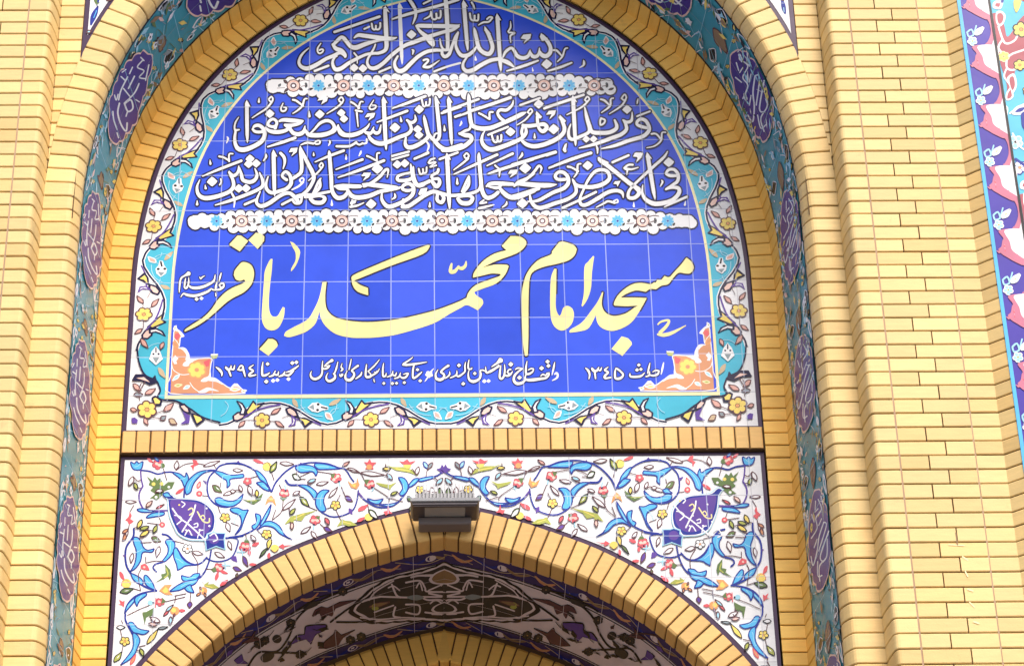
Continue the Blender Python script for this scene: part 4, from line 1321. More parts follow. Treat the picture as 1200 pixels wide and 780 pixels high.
SMALL = [((358,416), 15.0, '''
s 302,125,14 296,230,28 292,340,32 250,405,40 170,440,46 105,410,36 90,350,26 108,300,10
s 330,215,10 380,170,30 430,135,34 470,112,56
s 335,218,10 390,212,22 425,200,30 390,245,34 340,262,30 305,250,22
s 570,140,14 545,250,30 515,330,26 495,355,24
s 490,345,20 520,370,36 510,430,44 430,475,48 375,450,36 368,390,26 400,325,8
s 645,165,10 628,230,24 655,265,34 625,300,20
s 600,355,14 620,385,44 650,360,40
s 805,88,12 790,170,24 765,275,18
s 925,205,40 860,250,30 815,295,30 850,330,34 850,390,40 790,455,50 720,445,44 700,380,30 735,295,10
s 990,315,14 970,370,34 885,435,20
s 1078,185,12 1062,280,30 1060,390,32 1110,400,34
'''), ((428,416), 14.286, '''
s 20,175,12 15,260,24 15,380,26 70,385,36 120,355,30 180,320,30 215,290,20 238,245,12
s 238,95,12 150,200,26 50,290,22
s 45,290,14 95,340,24 75,375,24
s 150,300,12 185,310,26 200,285,22
s 150,408,8 145,440,18 158,465,16
s 308,155,12 295,260,28 300,370,30 340,365,30 352,320,12
d 312,490,56
s 365,385,14 420,365,30 450,345,30 465,285,12
s 465,345,22 500,365,30 525,310,14
s 485,412,14 545,395,28 575,365,28 590,310,10
s 580,370,22 625,400,32 680,385,36 725,325,20
s 640,340,14 690,325,22 725,325,18
d 455,492,62;d 525,488,56;d 655,478,60
s 795,55,12 740,100,24 640,165,28
s 630,180,26 700,182,36 850,165,34 1030,135,12
s 820,180,26 800,260,30 800,395,32 850,385,34 905,340,30 950,300,14
d 875,262,62;d 920,448,64
oW 1070,340 62 5 W K;s 1105,290,24 1145,245,12;s 1040,400,26 1000,460,12
'''), ((500,416), 14.286, '''
s 365,195,42 300,235,30 240,300,34 285,335,34 290,390,40 230,430,48 165,410,44 150,340,28 190,262,10
s 385,290,10 380,350,28 315,405,18
s 505,275,10 495,350,28 395,400,18
s 490,350,20 530,375,32 590,340,30 640,290,26 640,200,24 652,135,10
d 540,190,70;d 612,498,70
s 710,95,12 695,180,26 700,245,28 750,250,24 758,225,8
s 710,270,14 695,340,24 715,430,36 790,460,48 880,415,36 905,340,30 895,290,22 900,265,12
d 805,325,64
s 900,275,14 940,270,26 980,290,14
s 985,215,10 1000,310,30 1060,290,32 1130,250,32 1210,205,30
s 1085,215,10 1140,180,26 1210,140,30
d 965,455,74;d 1035,452,70
'''), ((574,416), 14.286, '''
s 0,300,34 60,265,34 120,220,34 150,190,24
s 30,215,10 75,185,26 120,150,30 180,105,84
s 185,190,12 170,290,30 165,390,32 195,415,34 235,370,30 250,280,26 245,175,10
s 240,345,20 290,365,34 345,340,32 380,290,12
s 300,285,24 330,255,22 355,262,20
s 290,300,22 320,330,26
d 350,172,84
s 420,262,10 470,235,26 545,245,16
s 540,250,20 470,300,30 410,370,36 405,450,42 460,495,46 550,475,40 600,420,26
d 495,395,78
s 622,120,10 605,220,30 605,320,34 650,335,34 710,300,30 735,250,14
s 640,270,14 690,245,24 735,250,16
s 605,340,18 590,410,30 640,435,44 740,430,50 850,415,44 940,400,34 985,350,32 990,310,16
s 850,370,14 885,340,26 920,355,22
s 930,370,14 960,325,30 990,335,24
d 865,238,82;d 965,128,78;d 980,198,74
s 1085,140,14 1065,240,32 1040,350,14
s 1080,345,14 1110,320,40 1135,345,34 1120,400,34 1045,445,16
'''), ((680,420), 11.538, '''
s 70,145,14 105,175,30 125,230,24 115,290,12
s 155,140,12 190,185,24 205,285,20
s 150,155,16 185,185,30 225,175,28 248,135,16
s 238,165,14 268,175,24 288,135,10
s 375,130,10 330,170,26 375,200,24 330,250,30 335,280,26 410,270,20
s 480,140,10 468,200,26 475,280,30 540,280,34 578,235,26 540,185,26 490,150,26
s 670,215,12 675,255,26 740,262,30 820,250,28 868,205,10
d 790,102,50;d 765,168,54;d 818,160,50
s 940,75,10 925,140,24 910,215,16
s 885,258,16 930,240,24 935,190,12
s 930,235,16 985,245,26 1045,225,28 1062,180,18
s 975,195,10 1020,175,22 1060,180,18
s 1125,70,14 1110,140,26 1092,225,14
'''), ((250,420), 11.538, '''
s 38,130,14 90,170,34 118,215,26 115,250,12
s 168,125,14 205,165,26 238,250,22
s 165,140,16 200,165,26 235,150,28 242,110,12
s 235,155,16 275,160,26 292,108,12
s 335,160,14 375,110,22 405,135,26 385,170,24 335,165,22
s 400,130,16 415,190,28 432,255,18
s 545,100,10 490,145,26 540,180,26 490,225,28 495,250,26 578,235,18
s 672,65,12 662,150,26 668,240,30 720,235,28 765,205,10
d 735,88,54;d 718,325,62
s 755,258,14 810,240,26 840,180,10
s 830,230,18 870,235,26 885,190,10
s 885,258,14 945,235,28 970,190,10
s 960,235,18 1020,240,28 1060,205,26 1085,180,20
s 985,200,10 1040,185,22 1100,150,26 1155,110,14
d 1070,75,58;d 1125,65,58;d 810,315,62;d 868,305,58;d 1018,292,60
'''), ((205,312), 17.73, '''
s 290,175,92 215,215,40 140,265,38 110,350,36 100,450,34 92,570,12
s 225,275,20 210,370,36 205,465,34 240,480,40 275,420,34 290,350,34 290,255,14
s 290,420,20 350,465,50 460,475,58 600,445,56 730,385,48 815,320,40 840,200,16
s 515,245,14 540,280,34 570,250,26 620,225,16
s 965,165,20 940,250,36 920,335,14
s 880,345,14 855,430,34 845,520,30
s 125,665,12 180,595,32 280,625,52 420,635,56 560,600,54 690,545,46 760,490,30 790,510,26 850,520,26
s 845,570,10 855,640,26
s 860,510,20 930,505,44 1010,450,44 1020,390,30
s 915,420,12 960,385,34 1020,380,26
s 930,430,26 960,460,30
d 455,705,90;d 555,690,90
''')]
writing('dedication_writing', SMALL[:4], 1.1); writing('founding_date_writing', SMALL[4:5], 1.1)
writing('renewal_date_writing', SMALL[5:6], 1.1); writing('blessing_writing', SMALL[6:], 1.1)
# ---------------------------------------------------------------- upright brick course between the two panels
t = thing('brick_course', (0, 0, Z0-0.31), 'single course of upright honey bricks between the blue panel and the white floral panel', 'brick course')
mb = MB(); n = 45; xs = [-1.4255 + 2.851*i/n for i in range(n+1)]
posx = lambda s, off: (np.array([s, Z0-0.3055+off]), None)
sweep_bricks(mb, posx, xs, [(0.004, 0.030), (0.055, 0.0306), (0.110, 0.030)], gap=0.0035)
mb.build('upright_bricks', BRICK_MID, t, True)
mo = MB(); mo.box(-1.4275, 1.4275, -0.0225, 0.03, Z0-0.307, Z0-0.193); mo.build('mortar_bed', MORTAR, t)

# ---------------------------------------------------------------- white floral panel over the lower arch
lp = thing('tile_mural', (0, 0, Z0-1.4), 'white tile mural with blue scrolls and two vase medallions above the lower arch', 'tile mural', 'tile murals of the portal')
def spandrel(xo, zt, off, y, thick=None):
    """strip mesh between the lower arch (offset off) and the square frame"""
    S = list(np.linspace(0, 1.75, 60)) + [2.2, 2.6, 3.4, 5.2, _ll[-1]]
    v, f = [], []
    for side in (-1, 1):
        b = len(v)
        for s in S:
            p, _ = low(side*s, off)
            x = side*min(abs(p[0]), xo)
            v += [(x, y, p[1]), (x, y, Z0+zt)]
        last = S[-1]
        for i in range(len(S)-1): f.append((b+2*i, b+2*i+1, b+2*i+3, b+2*i+2))
    return v, f
mbp = MB(); mbp.add(*spandrel(1.428, -0.311, -0.004, -0.004)); mbp.build('edging', gm('D', None), lp)
v, f = spandrel(1.408, -0.3285, 0.024, -0.007)
dcw = Decor('l'); dcw.v = v; dcw.f = f; dcw.mi = [dcw.mat('W')]*len(f); dcw.build('white_ground', lp)
FL1 = [((125,530), 7.5, '''
bb 212,92 245,104 265,85 285,102 320,88 302,155 235,152
sB 9 300,162 380,172 450,195 510,180
sB 9 510,180 580,180 640,215 682,290 680,405
sV 8 300,165 306,240 320,302
sV 9 320,302 290,360 290,430 330,505 400,518 540,515
b 580,182 640,192 688,220 700,182! 720,225 712,290 682,302 655,245
b 690,312 720,250 800,182 900,160 962,162! 860,185 790,245 757,300 740,352 705,375 692,350
sB 9 960,165 1000,122 1090,103 1200,112
sB 9 950,170 900,230 885,320 905,405 970,468 1060,485 1140,450 1200,372
b 950,172 1010,178 1090,205 1200,195! 1200,225 1090,240 1085,290 1058,318! 1055,255 1010,225
b 956,412 1000,402 1050,428 1130,428 1200,372! 1180,430 1110,478 1020,475 965,450
pG 355,215 405,255 425,220 445,250 470,230 490,262 500,300 540,265 600,265 575,322 510,345 490,380 440,430 410,410 380,410 430,370 385,340 410,312 370,290 382,265
cY 414,283 17;cY 484,280 17;cW 548,310 12;cW 436,398 13
lR 360,60 410,95 18 R;oR 452,112 50 5 r p;cG 490,122 24;cp 440,105 14;cp 466,118 14;lb 425,52 462,88 22 B;sN 5 500,150 530,250
lW 610,155 620,78 46;sN 5 610,165 680,115 770,100 860,115;pR 755,65 790,75 810,110 770,130 762,170 750,135 735,125 765,110;lW 850,130 1000,80 34;sN 5 940,110 965,150
lp 800,320 822,262 30 R;cR 815,368 28;cp 815,368 11;sN 5 845,385 890,390
lG 930,295 1015,360 56 N;lW 950,300 1010,352 20 G;sN 5 1005,270 1000,310
lW 1025,382 1135,340 34;lW 1110,160 1200,165 34
lR 610,370 680,320 22 R
lW 165,440 265,440 30;sN 5 240,470 205,530;pR 205,525 222,560 210,590 240,610 200,640 185,610 165,600 195,570;sN 5 200,640 190,700;lW 190,690 140,790 34
sN 5 360,625 480,640;cR 490,640 26;cp 490,640 10;sN 5 465,580 480,620;lR 435,500 510,460 22 N
oY 1042,578 46 5 k O;lW 1055,620 1085,705 44;sN 5 1095,625 1160,650;sN 5 980,480 1000,540
pV 845,250 890,265 890,285 868,282
pV 1140,100 1155,80 1172,98
b 270,505 330,500 400,520 430,515 380,530 300,528
b 400,540 500,530 500,555 430,570 350,580
'''), ((125,620), 7.5, '''
sB 11 240,0 235,70 180,150 165,230 175,320 205,380 270,460 340,510 440,545
b 236,82 270,76 305,112 322,160 360,188 420,175! 398,206 320,207 300,282 258,345 210,376! 250,300 262,200 240,130
b 517,112 550,92 595,112 600,170 570,232 522,282 480,296! 535,222 540,162
sB 10 490,48 540,62 590,112
b 592,182 622,172 660,252 720,302 800,318! 700,325 662,346 625,366! 615,312 592,252
sB 9 490,295 430,312 410,345 440,378
sB 9 620,172 680,262 760,312 830,302 882,250
sB 9 920,190 900,290 862,380 820,432
b 822,397 770,397 728,425 658,410! 668,450 720,462 790,440
b 552,552! 620,500 700,462 790,442 820,412! 780,482 700,512 640,540
b 690,520 735,492 750,520 770,562! 715,552
b 210,388! 280,420 320,460 308,492 240,452
b 330,422 352,410 402,470 432,542! 370,512 338,475
sB 8 440,545 330,560 240,602 180,672 160,742
b 258,600 338,566 350,585 292,632 268,682! 250,642
b 160,742! 180,672 238,612 242,642 200,692
sB 8 880,260 940,285 1020,285 1100,250 1142,172 1150,92 1050,80
sB 8 1050,85 1130,75 1200,65
pV 1100,240 1140,240 1150,295 1115,285 1095,270
oW 712,176 46 5 k O;lW 755,205 850,225 40;sN 5 750,215 800,300 800,390;sN 5 600,110 680,130
pR 300,320 340,305 365,330 380,368 330,362 300,350;cp 332,338 10;sN 5 345,300 345,250;sN 5 350,300 420,285 500,285;sN 5 300,360 280,420 300,545
oR 985,340 43 5 r p;cp 972,335 15;cp 1000,352 15;lR 960,450 980,380 24 R;lR 1000,370 1065,395 20 R;pG 915,355 960,335 965,375 940,385;sL 9 1040,290 1050,355;sL 9 1015,320 1090,325;cK 1030,345 10;lV 1110,340 1190,370 40 N;sN 5 870,355 930,355
cY 175,480 44;sR 5 130,500 140,465 175,450 215,490;lG 118,560 240,525 56 k;lW 140,552 225,535 18 G;lR 118,380 155,450 26 R;sN 5 235,525 300,545
pO 462,545 510,495 575,490 545,530 560,560 585,582 520,580;pY 490,545 520,510 540,530 540,560 510,565
cO 850,545 36;cY 840,540 16;lO 790,590 830,560 22;lO 870,600 860,560 20;lo 820,510 835,540 16
pR 100,665 125,660 110,620 140,640 160,630 155,690 130,670
oR 470,645 40 5 r p;cp 462,640 13;pG 490,605 525,640 480,665;sR 8 435,610 430,690;cL 385,650 24;cK 412,650 9;sN 5 520,640 690,600;sN 5 610,590 600,650;sN 5 600,590 700,570
cO 600,720 42;cY 590,715 22;lR 640,720 690,718 22 R;lR 500,770 560,700 24 N;lL 520,730 590,665 28 N;lR 590,770 600,745 18
lV 735,640 730,700 46 N;sN 5 740,560 735,640
pG 515,310 560,360 570,410 555,455 535,400 510,440 430,472 490,430 480,400 520,390;sg 12 525,350 540,400 510,430
pg 830,450 860,490 900,465 890,490 940,485 990,520 930,528 870,510;sY 6 860,500 930,515
lW 465,155 440,255 44;lW 230,215 215,305 36;lG 395,75 480,115 52 N;lW 415,90 460,110 18 G;sN 5 300,125 395,120
lW 950,210 1040,255 40;lW 1070,110 1100,190 36;lR 1000,500 1065,450 26 R;lG 1140,425 1150,390 22 N;lo 140,40 195,0 30;lo 150,110 170,40 30
pV 140,235 165,225 165,250
'''), ((125,690), 8.571, '''
sB 11 190,255 192,320 238,412 270,472
b 222,350 262,340 320,402 430,425! 380,460 320,452 262,432
b 265,452 310,468 336,522 316,582 280,662 220,722 140,768! 240,642 270,562
oY 185,530 52 5 k O;lW 102,392 190,388 44 k;sN 5 140,420 155,485;sN 5 165,580 155,640;lg 75,740 155,635 56 k;lW 95,715 145,650 20 g
lY 405,560 520,405 52 k;lS 515,405 620,385 30 k;sN 6 330,585 390,570
lo 240,765 295,660 34 R;sN 5 150,320 165,350;sN 5 210,270 330,210 430,170
pG 360,240 400,235 480,190 470,260 420,300 440,270 400,290 385,360 370,290
'''), ((270,530), 7.5, '''
sB 9 -40,105 60,100 130,118 190,146
sB 8 190,146 270,210 330,290 360,352
b 220,167 260,182 312,242 332,302! 290,262 260,242
b 228,272! 290,267 330,312 345,347! 292,327
sB 9 365,350 400,270 480,180 560,125
sB 8 560,125 700,96 850,105 950,140 1010,155 1060,230 1085,262
b 572,142 620,117 720,127 765,172 752,215! 720,175 620,182
b 742,107 850,112 965,150! 850,155 770,152
sB 11 485,250 520,290 590,292
b 590,292! 680,297 760,362 740,420! 700,362 650,322
b 872,340! 810,337 762,382 750,460 790,522 840,512 820,442 832,382
sB 8 800,530 880,568 970,565 1070,520 1110,440 1125,342
pV 1040,495 1070,505 1075,555 1040,535
b 232,690! 300,622 360,612 430,652 480,732 545,772! 440,722 380,667 300,652
b 262,640 300,562 360,460! 342,540 290,632
b 190,652 230,622 220,542! 265,562 260,622 215,682
b 0,502 60,492 110,512 160,510! 140,552 120,602 90,682 40,732! 95,642 85,562 20,530
sB 9 -10,752 100,735 200,690
pO 305,470 325,410 360,380 390,420 405,480 370,440 340,440;pY 340,425 360,400 378,425
pO 1030,255 1070,285 1110,270 1115,230 1135,290 1110,330 1060,315;pY 1060,290 1105,285 1095,315
oR 475,365 45 5 r p;cp 455,362 15;cp 495,368 15;pG 435,400 500,400 465,435;sL 9 480,295 490,340;cK 487,343 9;sN 5 465,435 460,490;sN 5 430,290 450,330
oR 930,230 48 5 r p;cp 910,245 15;cp 945,215 15;pG 880,195 925,195 900,245;sL 10 960,270 965,300;cK 955,262 9;sN 5 900,195 770,175
oR 745,600 48 5 r p;cp 725,605 15;cp 765,605 15;pG 745,575 790,560 780,600;sL 10 735,650 730,680;cK 735,640 9;lW 620,720 710,655 36;lW 710,700 765,765 36;lV 820,665 895,700 40 N;sN 5 790,635 830,670
cY 325,130 42;sN 4 290,110 330,95 350,130;lG 350,185 410,85 52 k;lW 362,168 400,105 18 g;lR 205,72 290,100 20 R;sN 5 365,190 385,250
lW 435,100 560,110 36;lG 545,200 620,245 54 k;lW 560,212 605,238 20 W;sN 5 580,180 580,205;sN 5 615,220 700,180;sN 5 620,240 660,242
lW 755,290 865,265 34;lW 865,405 945,310 34;lG 612,395 695,485 52 k;lW 630,415 680,470 22 g;sN 5 690,485 760,515
lW 460,515 575,415 40;sN 5 370,600 440,540 460,500;sN 5 400,510 370,590
pg 475,640 530,570 640,540 760,515 660,560 625,610 560,600 545,700 525,620;sY 7 560,590 650,545
pg 935,660 980,590 1010,605 1060,610 1115,645 1040,655 990,640;sY 6 990,615 1060,635
lV 1010,390 1075,440 44 N;sN 5 975,310 1010,390;oY 925,470 46 5 k O;sN 5 930,515 970,600;sN 5 965,380 940,430;sN 5 850,500 885,490
oY 320,724 46 5 k O
pG 100,415 200,440 290,360 270,420 205,465;sg 8 150,430 230,430
oR 152,260 38 5 r p;cp 150,255 12;sN 5 180,230 240,215;lW 0,350 50,345 34
lP 985,130 1050,85 28;lW 1030,145 1140,185 30
lR 1125,510 1200,470 24 R
pV 55,95 70,78 85,95
pV 610,105 618,92 632,105
'''), ((400,530), 7.5, '''
sV 10 150,360 200,420
sB 9 200,420 300,480 400,488 490,450 560,370 600,310 700,240 830,215 884,182
b 500,227! 550,232 585,282 580,342 540,385 512,370 540,312
b 595,292 640,240 688,237! 650,282 602,310
b 690,237 800,217 822,227! 700,262
b 230,412 290,427 370,415! 330,460 270,450
b 330,465 430,460 500,442! 440,480
pV 835,155 870,145 885,112 905,145 932,155 905,175 890,195 870,178
pR 200,90 230,95 250,65 265,95 310,95 275,130 285,155 210,155 225,125;cO 245,135 26
cY 580,120 34;pR 505,80 540,90 580,68 600,92 655,80 610,115 550,115;pg 390,115 450,135 540,135 620,160 680,215 600,185 480,165;sY 8 480,150 600,170
oR 250,285 45 5 r p;cp 235,290 15;cp 270,280 15;pG 200,245 250,245 220,300;sL 10 290,320 270,345;cK 270,315 9;pg 300,270 380,285 430,290 490,265 440,310 430,335 400,320 340,300
lL 720,90 770,155 36 B;lS 800,95 760,160 34 N;sN 5 755,160 745,215
cY 240,575 36;lG 240,510 325,590 56 k;lW 255,525 310,580 22 W;lR 150,520 235,465 30 R;lR 140,612 205,578 24 R;sN 5 235,470 240,515
pR 370,525 405,520 410,470 425,520 450,545 415,545 390,560;sN 5 290,320 410,400 420,440;sN 5 400,400 540,440
lW 170,185 380,205 40;sN 5 40,150 160,185 200,245
lG 580,395 625,440 40 k;oY 690,335 40 5 k O;lG 600,520 620,470 22 k
'''), ((230,600), 7.5, '''
oR 430,310 50 5 r p;cp 415,302 15;cp 450,306 15;pG 418,272 440,228 478,282;lR 495,300 552,274 26 R;lR 465,345 472,382 22 R;sL 9 360,355 430,355;sL 9 400,328 410,388;cK 425,335 10;lV 412,392 455,487 40 N;lR 470,465 527,465 18 R;sN 5 440,230 435,195
oY 620,200 46 5 k O;lY 655,232 630,338 44 k;cY 690,325 38;sN 5 655,335 690,360 722,335;pR 722,308 762,284 775,300 858,294 776,312 770,332;lG 622,322 555,408 28 k;lR 642,365 638,412 22 R;sN 5 575,200 540,170
''')]
MED = '''
fL 490,372! 545,352 612,398 700,410 800,420 890,462 952,538 963,620 945,700 900,735! 880,782 800,785 715,778 632,735 588,662 548,560 535,470 530,420
fW 497,374! 545,358 606,402 700,415 800,425 885,467 946,540 957,620 938,700 892,728! 870,774 800,778 720,771 637,730 594,660 555,560 541,470 536,420
fB 505,376! 545,366 600,409 700,422 800,432 880,473 938,543 949,620 930,695 885,720! 862,764 800,769 722,762 642,724 602,656 562,558 548,470 541,422
fV 560,440 612,420 700,436 790,446 870,484 920,548 930,620 905,690 850,735 790,745 730,735 660,700 620,645 582,555
pL 858,772 885,756 880,722 945,704 975,714 1050,714 1038,766 1050,865 965,838 872,872 868,815
pB 870,775 895,760 892,730 945,712 972,722 1040,722 1030,768 1038,855 964,828 882,862 878,810
cV 945,772 46
'''
MEDT = '''
sW 13 580,500 640,580 720,640 830,740 870,780
sW 13 665,705 705,640 760,550 782,470
sC 11 720,512 750,498 762,530 730,560
sW 10 660,440 690,462 665,490
sW 11 620,640 662,600 640,570 600,560
sC 12 800,530 850,612 900,622 905,590
sC 10 822,580 850,560 865,590 840,605
sW 10 770,640 800,630 800,660 770,665
sW 11 690,735 720,690 750,735
sW 11 910,740 950,720 975,770 940,790
cW 880,500 9;cY 640,470 9;cW 905,655 10;cW 820,690 10;cW 700,690 8;cW 740,600 8
sW 9 800,760 820,700 850,690
bb 500,372 540,362 560,385 580,400 540,402 512,398
'''
dp = Decor('l'); dp.h = 0.0006; dm = [Decor('l'), Decor('l')]
for mir in (False, True):
    sf = Plane(0.0, mirror=mir, base=0.0074)
    for org, sc, txt in FL1: draw(dp, sf, txt, org, sc, 'b')
# small leaves on thin stems fill what the scrolls leave open
rng = random.Random(21)
have = [tuple(q) for q in np.array(dp.v)[:,[0,2]] if q[0] < 0.02]
have += [tuple(q) for q in [Plane(0.0).m((125+a/7.5, 530+b/7.5), 0)[::2] for a in range(540, 1060, 40) for b in range(370, 870, 40)]]
fails = 0; sprigs = []
while fails < 900 and len(sprigs) < 260:
    x, z = rng.uniform(-1.385, -.01), rng.uniform(Z0-1.75, Z0-.355)
    pa, na = low(-np.interp(abs(x), _lc[:,0][:150], _ll[:150]), 0.0)
    if z < pa[1]+.06: fails += 1; continue
    hv = np.array(have); d2 = np.hypot(hv[:,0]-x, hv[:,1]-z); k = int(d2.argmin())
    if d2[k] < 0.021: fails += 1; continue
    fails = 0; L = min(.025, d2[k]*.85); a = rng.uniform(0, 6.28)
    sprigs.append((x, z, L, a, hv[k], rng.choice('WWpWgGLRYW')))
    have += [(x+L*u*math.cos(a), z+L*u*math.sin(a)) for u in (-1, 0, 1)]
class Wl:
    def __init__(s, mx): s.mx = mx
    def m(s, p, h): return (s.mx*p[0], -0.0074-h, p[1])
for mx in (1, -1):
    for x, z, L, a, q, code in sprigs:
        u = np.array([math.cos(a), math.sin(a)]); n = np.array([-u[1], u[0]]); c = np.array([x, z])
        dp.stroke(Wl(mx), [(q[0], q[1], .0045), tuple((np.array(q)+c)/2+n*.008)+(.0045,), tuple(c-u*L)+(.004,)], 'N', step=.006)
        pr_ = [(-1,0),(-.5,.34),(.05,.44),(.55,.24),(1,0),(.5,-.28),(0,-.40),(-.55,-.30)]
        pts = [tuple(c+u*s_*L+n*t_*L) for s_, t_ in pr_]
        dp.poly(Wl(mx), pts, code); dp.contour(Wl(mx), pts, 'N' if code in 'WpRL' else 'k', .0026)
dp.build('painted_scrolls', lp)
for mir in (False, True):
    dmm = dm[int(mir)]; sf = Plane(0.0, mirror=mir, base=0.0112); draw(dmm, sf, MED, (125,530), 7.5, 'W')
    txt = MEDT
    if mir:     # the inscription is not mirrored with its frame: turned about the medallion's own middle
        class Flip(Plane):
            def m(s, p, h):
                q = Plane.m(s, p, h); return (-2*(-0.0)+q[0] + FLX, q[1], q[2])
        a = Plane(0.0).m((125+750/7.5, 0+625), 0)[0]; FLX = -2*a
        sf = Flip(0.0, base=0.0112)
    draw(dmm, sf, txt, (125,530), 7.5, 'W')
    dmm.build('vase_medallion', lp)

# ---------------------------------------------------------------- the lower brick arch
ring_low = thing('brick_arch', (0, 0, Z0-0.6), 'lower honey brick arch under the white floral panel, carrying the floodlight', 'brick arch', 'brick arches of the portal')
LW = 0.158
lprof = [(-0.006, 0.026), (-0.08, 0.0268), (-LW+0.012, 0.026), (-LW+0.003, 0.021), (-LW, 0.012), (-LW, -0.05), (-LW, -0.098)]
mb, mo = MB(), MB()
n = 27; smax = 1.752
cuts = [-smax + 2*smax*i/(2*n+1) for i in range(2*n+2)]
sweep_bricks(mb, low, cuts, lprof, gap=0.0036)
d_ = (cuts[1]-cuts[0])
for sg in (-1, 1):
    cc = [sg*(smax + d_*i) for i in range(0, 84)]; cc = sorted([c for c in cc if abs(c) < _ll[-1]-.02])
    sweep_bricks(mb, low, cc, lprof, gap=0.0036)
mb.build('wedge_bricks', BRICK_MID, ring_low, True)
def rp2(prof, r):
    return [(o+(r if i >= 3 else 0), d-(r if i <= 3 else 0)) for i, (o, d) in enumerate(prof)]
sweep_strip(mo, low, list(np.linspace(-_ll[-1], -1.8, 6)) + list(np.linspace(-1.75, 1.75, 100)) + list(np.linspace(1.8, _ll[-1], 6)), rp2(lprof, 0.008))
mo.build('mortar_bed', MORTAR, ring_low)

# ---------------------------------------------------------------- tiled vault behind it
va = thing('tiled_vault', (0, 0.5, Z0-0.9), 'dim underside of the lower arch, tiled with a dark medallion, flowers and violet bands', 'tiled vault')
VO = -LW + 0.006
VS = Sheet(low, VO, -0.098, VO, -0.905, -1.0)
class VSheet(Sheet):
    pass
VS.grid(-1.9, 1.9, 220)
class Vault:
    def __init__(s, mirror=False): s.mirror = mirror
    def m(s, p, h):
        a, v = VS.inv(np.array(p, float)); v = min(max(v, 0.004), 0.996)
        q = VS.pt(a, v, h)
        if s.mirror: q[0] = -q[0]
        return tuple(q)
class VUV:
    def m(s, p, h): return tuple(VS.pt(p[0], min(max(p[1], 0.0), 1.0), h))
def vstrip(dc, v0, v1, code, h, fn=None):
    S = list(np.linspace(-_ll[-1], -1.9, 5)) + list(np.linspace(-1.8, 1.8, 120)) + list(np.linspace(1.9, _ll[-1], 5)); n = len(dc.v)
    for a in S:
        for v in (v0, v1): dc.v.append(tuple(VS.pt(a, v, h)))
    for i in range(len(S)-1): dc.f.append((n+2*i, n+2*i+1, n+2*i+3, n+2*i+2)); dc.mi.append(dc.mat(code))
dv = Decor(None); vstrip(dv, 0, 1, 'w', 0.0); dv.build('pinkish_ground', va)
dv = Decor(None)
for v0, v1 in ((0.0, 0.165), (0.855, 1.0)):
    vstrip(dv, v0, v1, 'e', 0.0012)
for v in (0.165, 0.195, 0.83, 0.855): vstrip(dv, v, v+0.012, 'k', 0.0016)
dv.h = 0.002
U = VUV()
rng = random.Random(4)
for v0, v1 in ((0.0, 0.165), (0.855, 1.0)):
    vm = (v0+v1)/2; k = 0; s = -3.0
    while s < 3.0:
        q = rng.random(); e = lambda ds, dv_: (s+ds, vm+dv_)
        for ds, code, L in ((0.0, 'B', .10), (0.14, 'H', .13), (0.28, 'o', .09)):
            dv.stroke(U, [(s+ds-L/2, vm-.03, .012), (s+ds, vm+.03, .03), (s+ds+L/2, vm-.01, .012)], code, step=0.02)
        dv.stroke(U, [(s-.1, vm-.05, .006), (s+.05, vm+.055, .008), (s+.2, vm-.02, .006), (s+.33, vm+.04, .006)], 't', step=0.02)
        c = [(s+.07+.026*math.cos(a), vm+.036*math.sin(a)) for a in np.linspace(0, 2*math.pi, 11)[:-1]]
        dv.poly(U, c, 'w'); dv.poly(U, [(s+.07+(x-s-.07)*.72, vm+(y-vm)*.72) for x, y in c], 'e'); dv.poly(U, [(s+.07+(x-s-.07)*.3, vm+(y-vm)*.3) for x, y in c], 'w')
        s += 0.405
dv.build('violet_band', va)
dv = Decor(None); dv.h = 0.0016
MO = '545,176 480,197 405,229 300,256 205,276 120,318 50,370 0,420 -30,462 20,490 70,518 160,522 260,514 400,512 480,518 560,511 588,511 588,176'
MSV = np.array([VS.inv(np.array(p)) for p in cr([(420+float(q.split(',')[0])/4.873, 620+float(q.split(',')[1])/4.873) for q in MO.split()], 3, True)])
MSV = np.concatenate([MSV[MSV[:,0] < -.004]]); 
am, vm = -0.30, 0.52
for mir in (False, True):
    for gs, gv, code in ((1.05, 1.06, 'k'), (1.0, 1.0, 'w'), (.975, .955, 'E')):
        Q = (MSV-[0, vm])*[gs, gv]+[0, vm]; Q = np.concatenate([Q, [[0.0, Q[np.argmax(Q[:,0]),1]]]]) if False else Q
        e = Q[Q[:,0] > Q[:,0].max()-.03]; Q = np.concatenate([Q, [[0.001, e[:,1].min()], [0.001, e[:,1].max()]]])
        o = np.argsort(np.arctan2(Q[:,1]-vm, (Q[:,0]+.25)*1.2)); dv.band_fill(VS, Q[o], code, 70, 0.0, 0.012 if code != 'E' else 0.0, mir)
VMT = '''
sw 11 190,310 215,370 240,385
sw 11 300,270 350,260 420,262
sw 13 380,260 480,262 500,300
sw 10 270,300 350,290 380,330 400,352 580,352
sw 10 120,380 280,385 370,382 480,380 580,360
sw 10 370,390 400,400 470,400 500,430 470,460
sw 10 380,470 480,480 560,478
sw 11 210,440 200,490 240,500
sw 10 270,470 340,480 345,430 270,425
sw 8 400,345 480,310
sw 10 20,410 80,390 130,380
sw 8 90,470 130,455 200,430
sw 8 60,400 100,350 200,290
sw 8 10,500 120,510 250,500 380,505
fS 275,385 330,370 375,385 330,402
cg 95,440 22;lH 60,440 180,410 22
cH 572,272 1
sw 8 170,330 200,320 235,345
sw 8 330,330 350,300 365,345
sw 8 410,420 440,400 480,420
'''
for mir in (False, True):
    draw(dv, Vault(mir), VMT, (420,620), 4.873, 'w')
dv.h = 0.0030
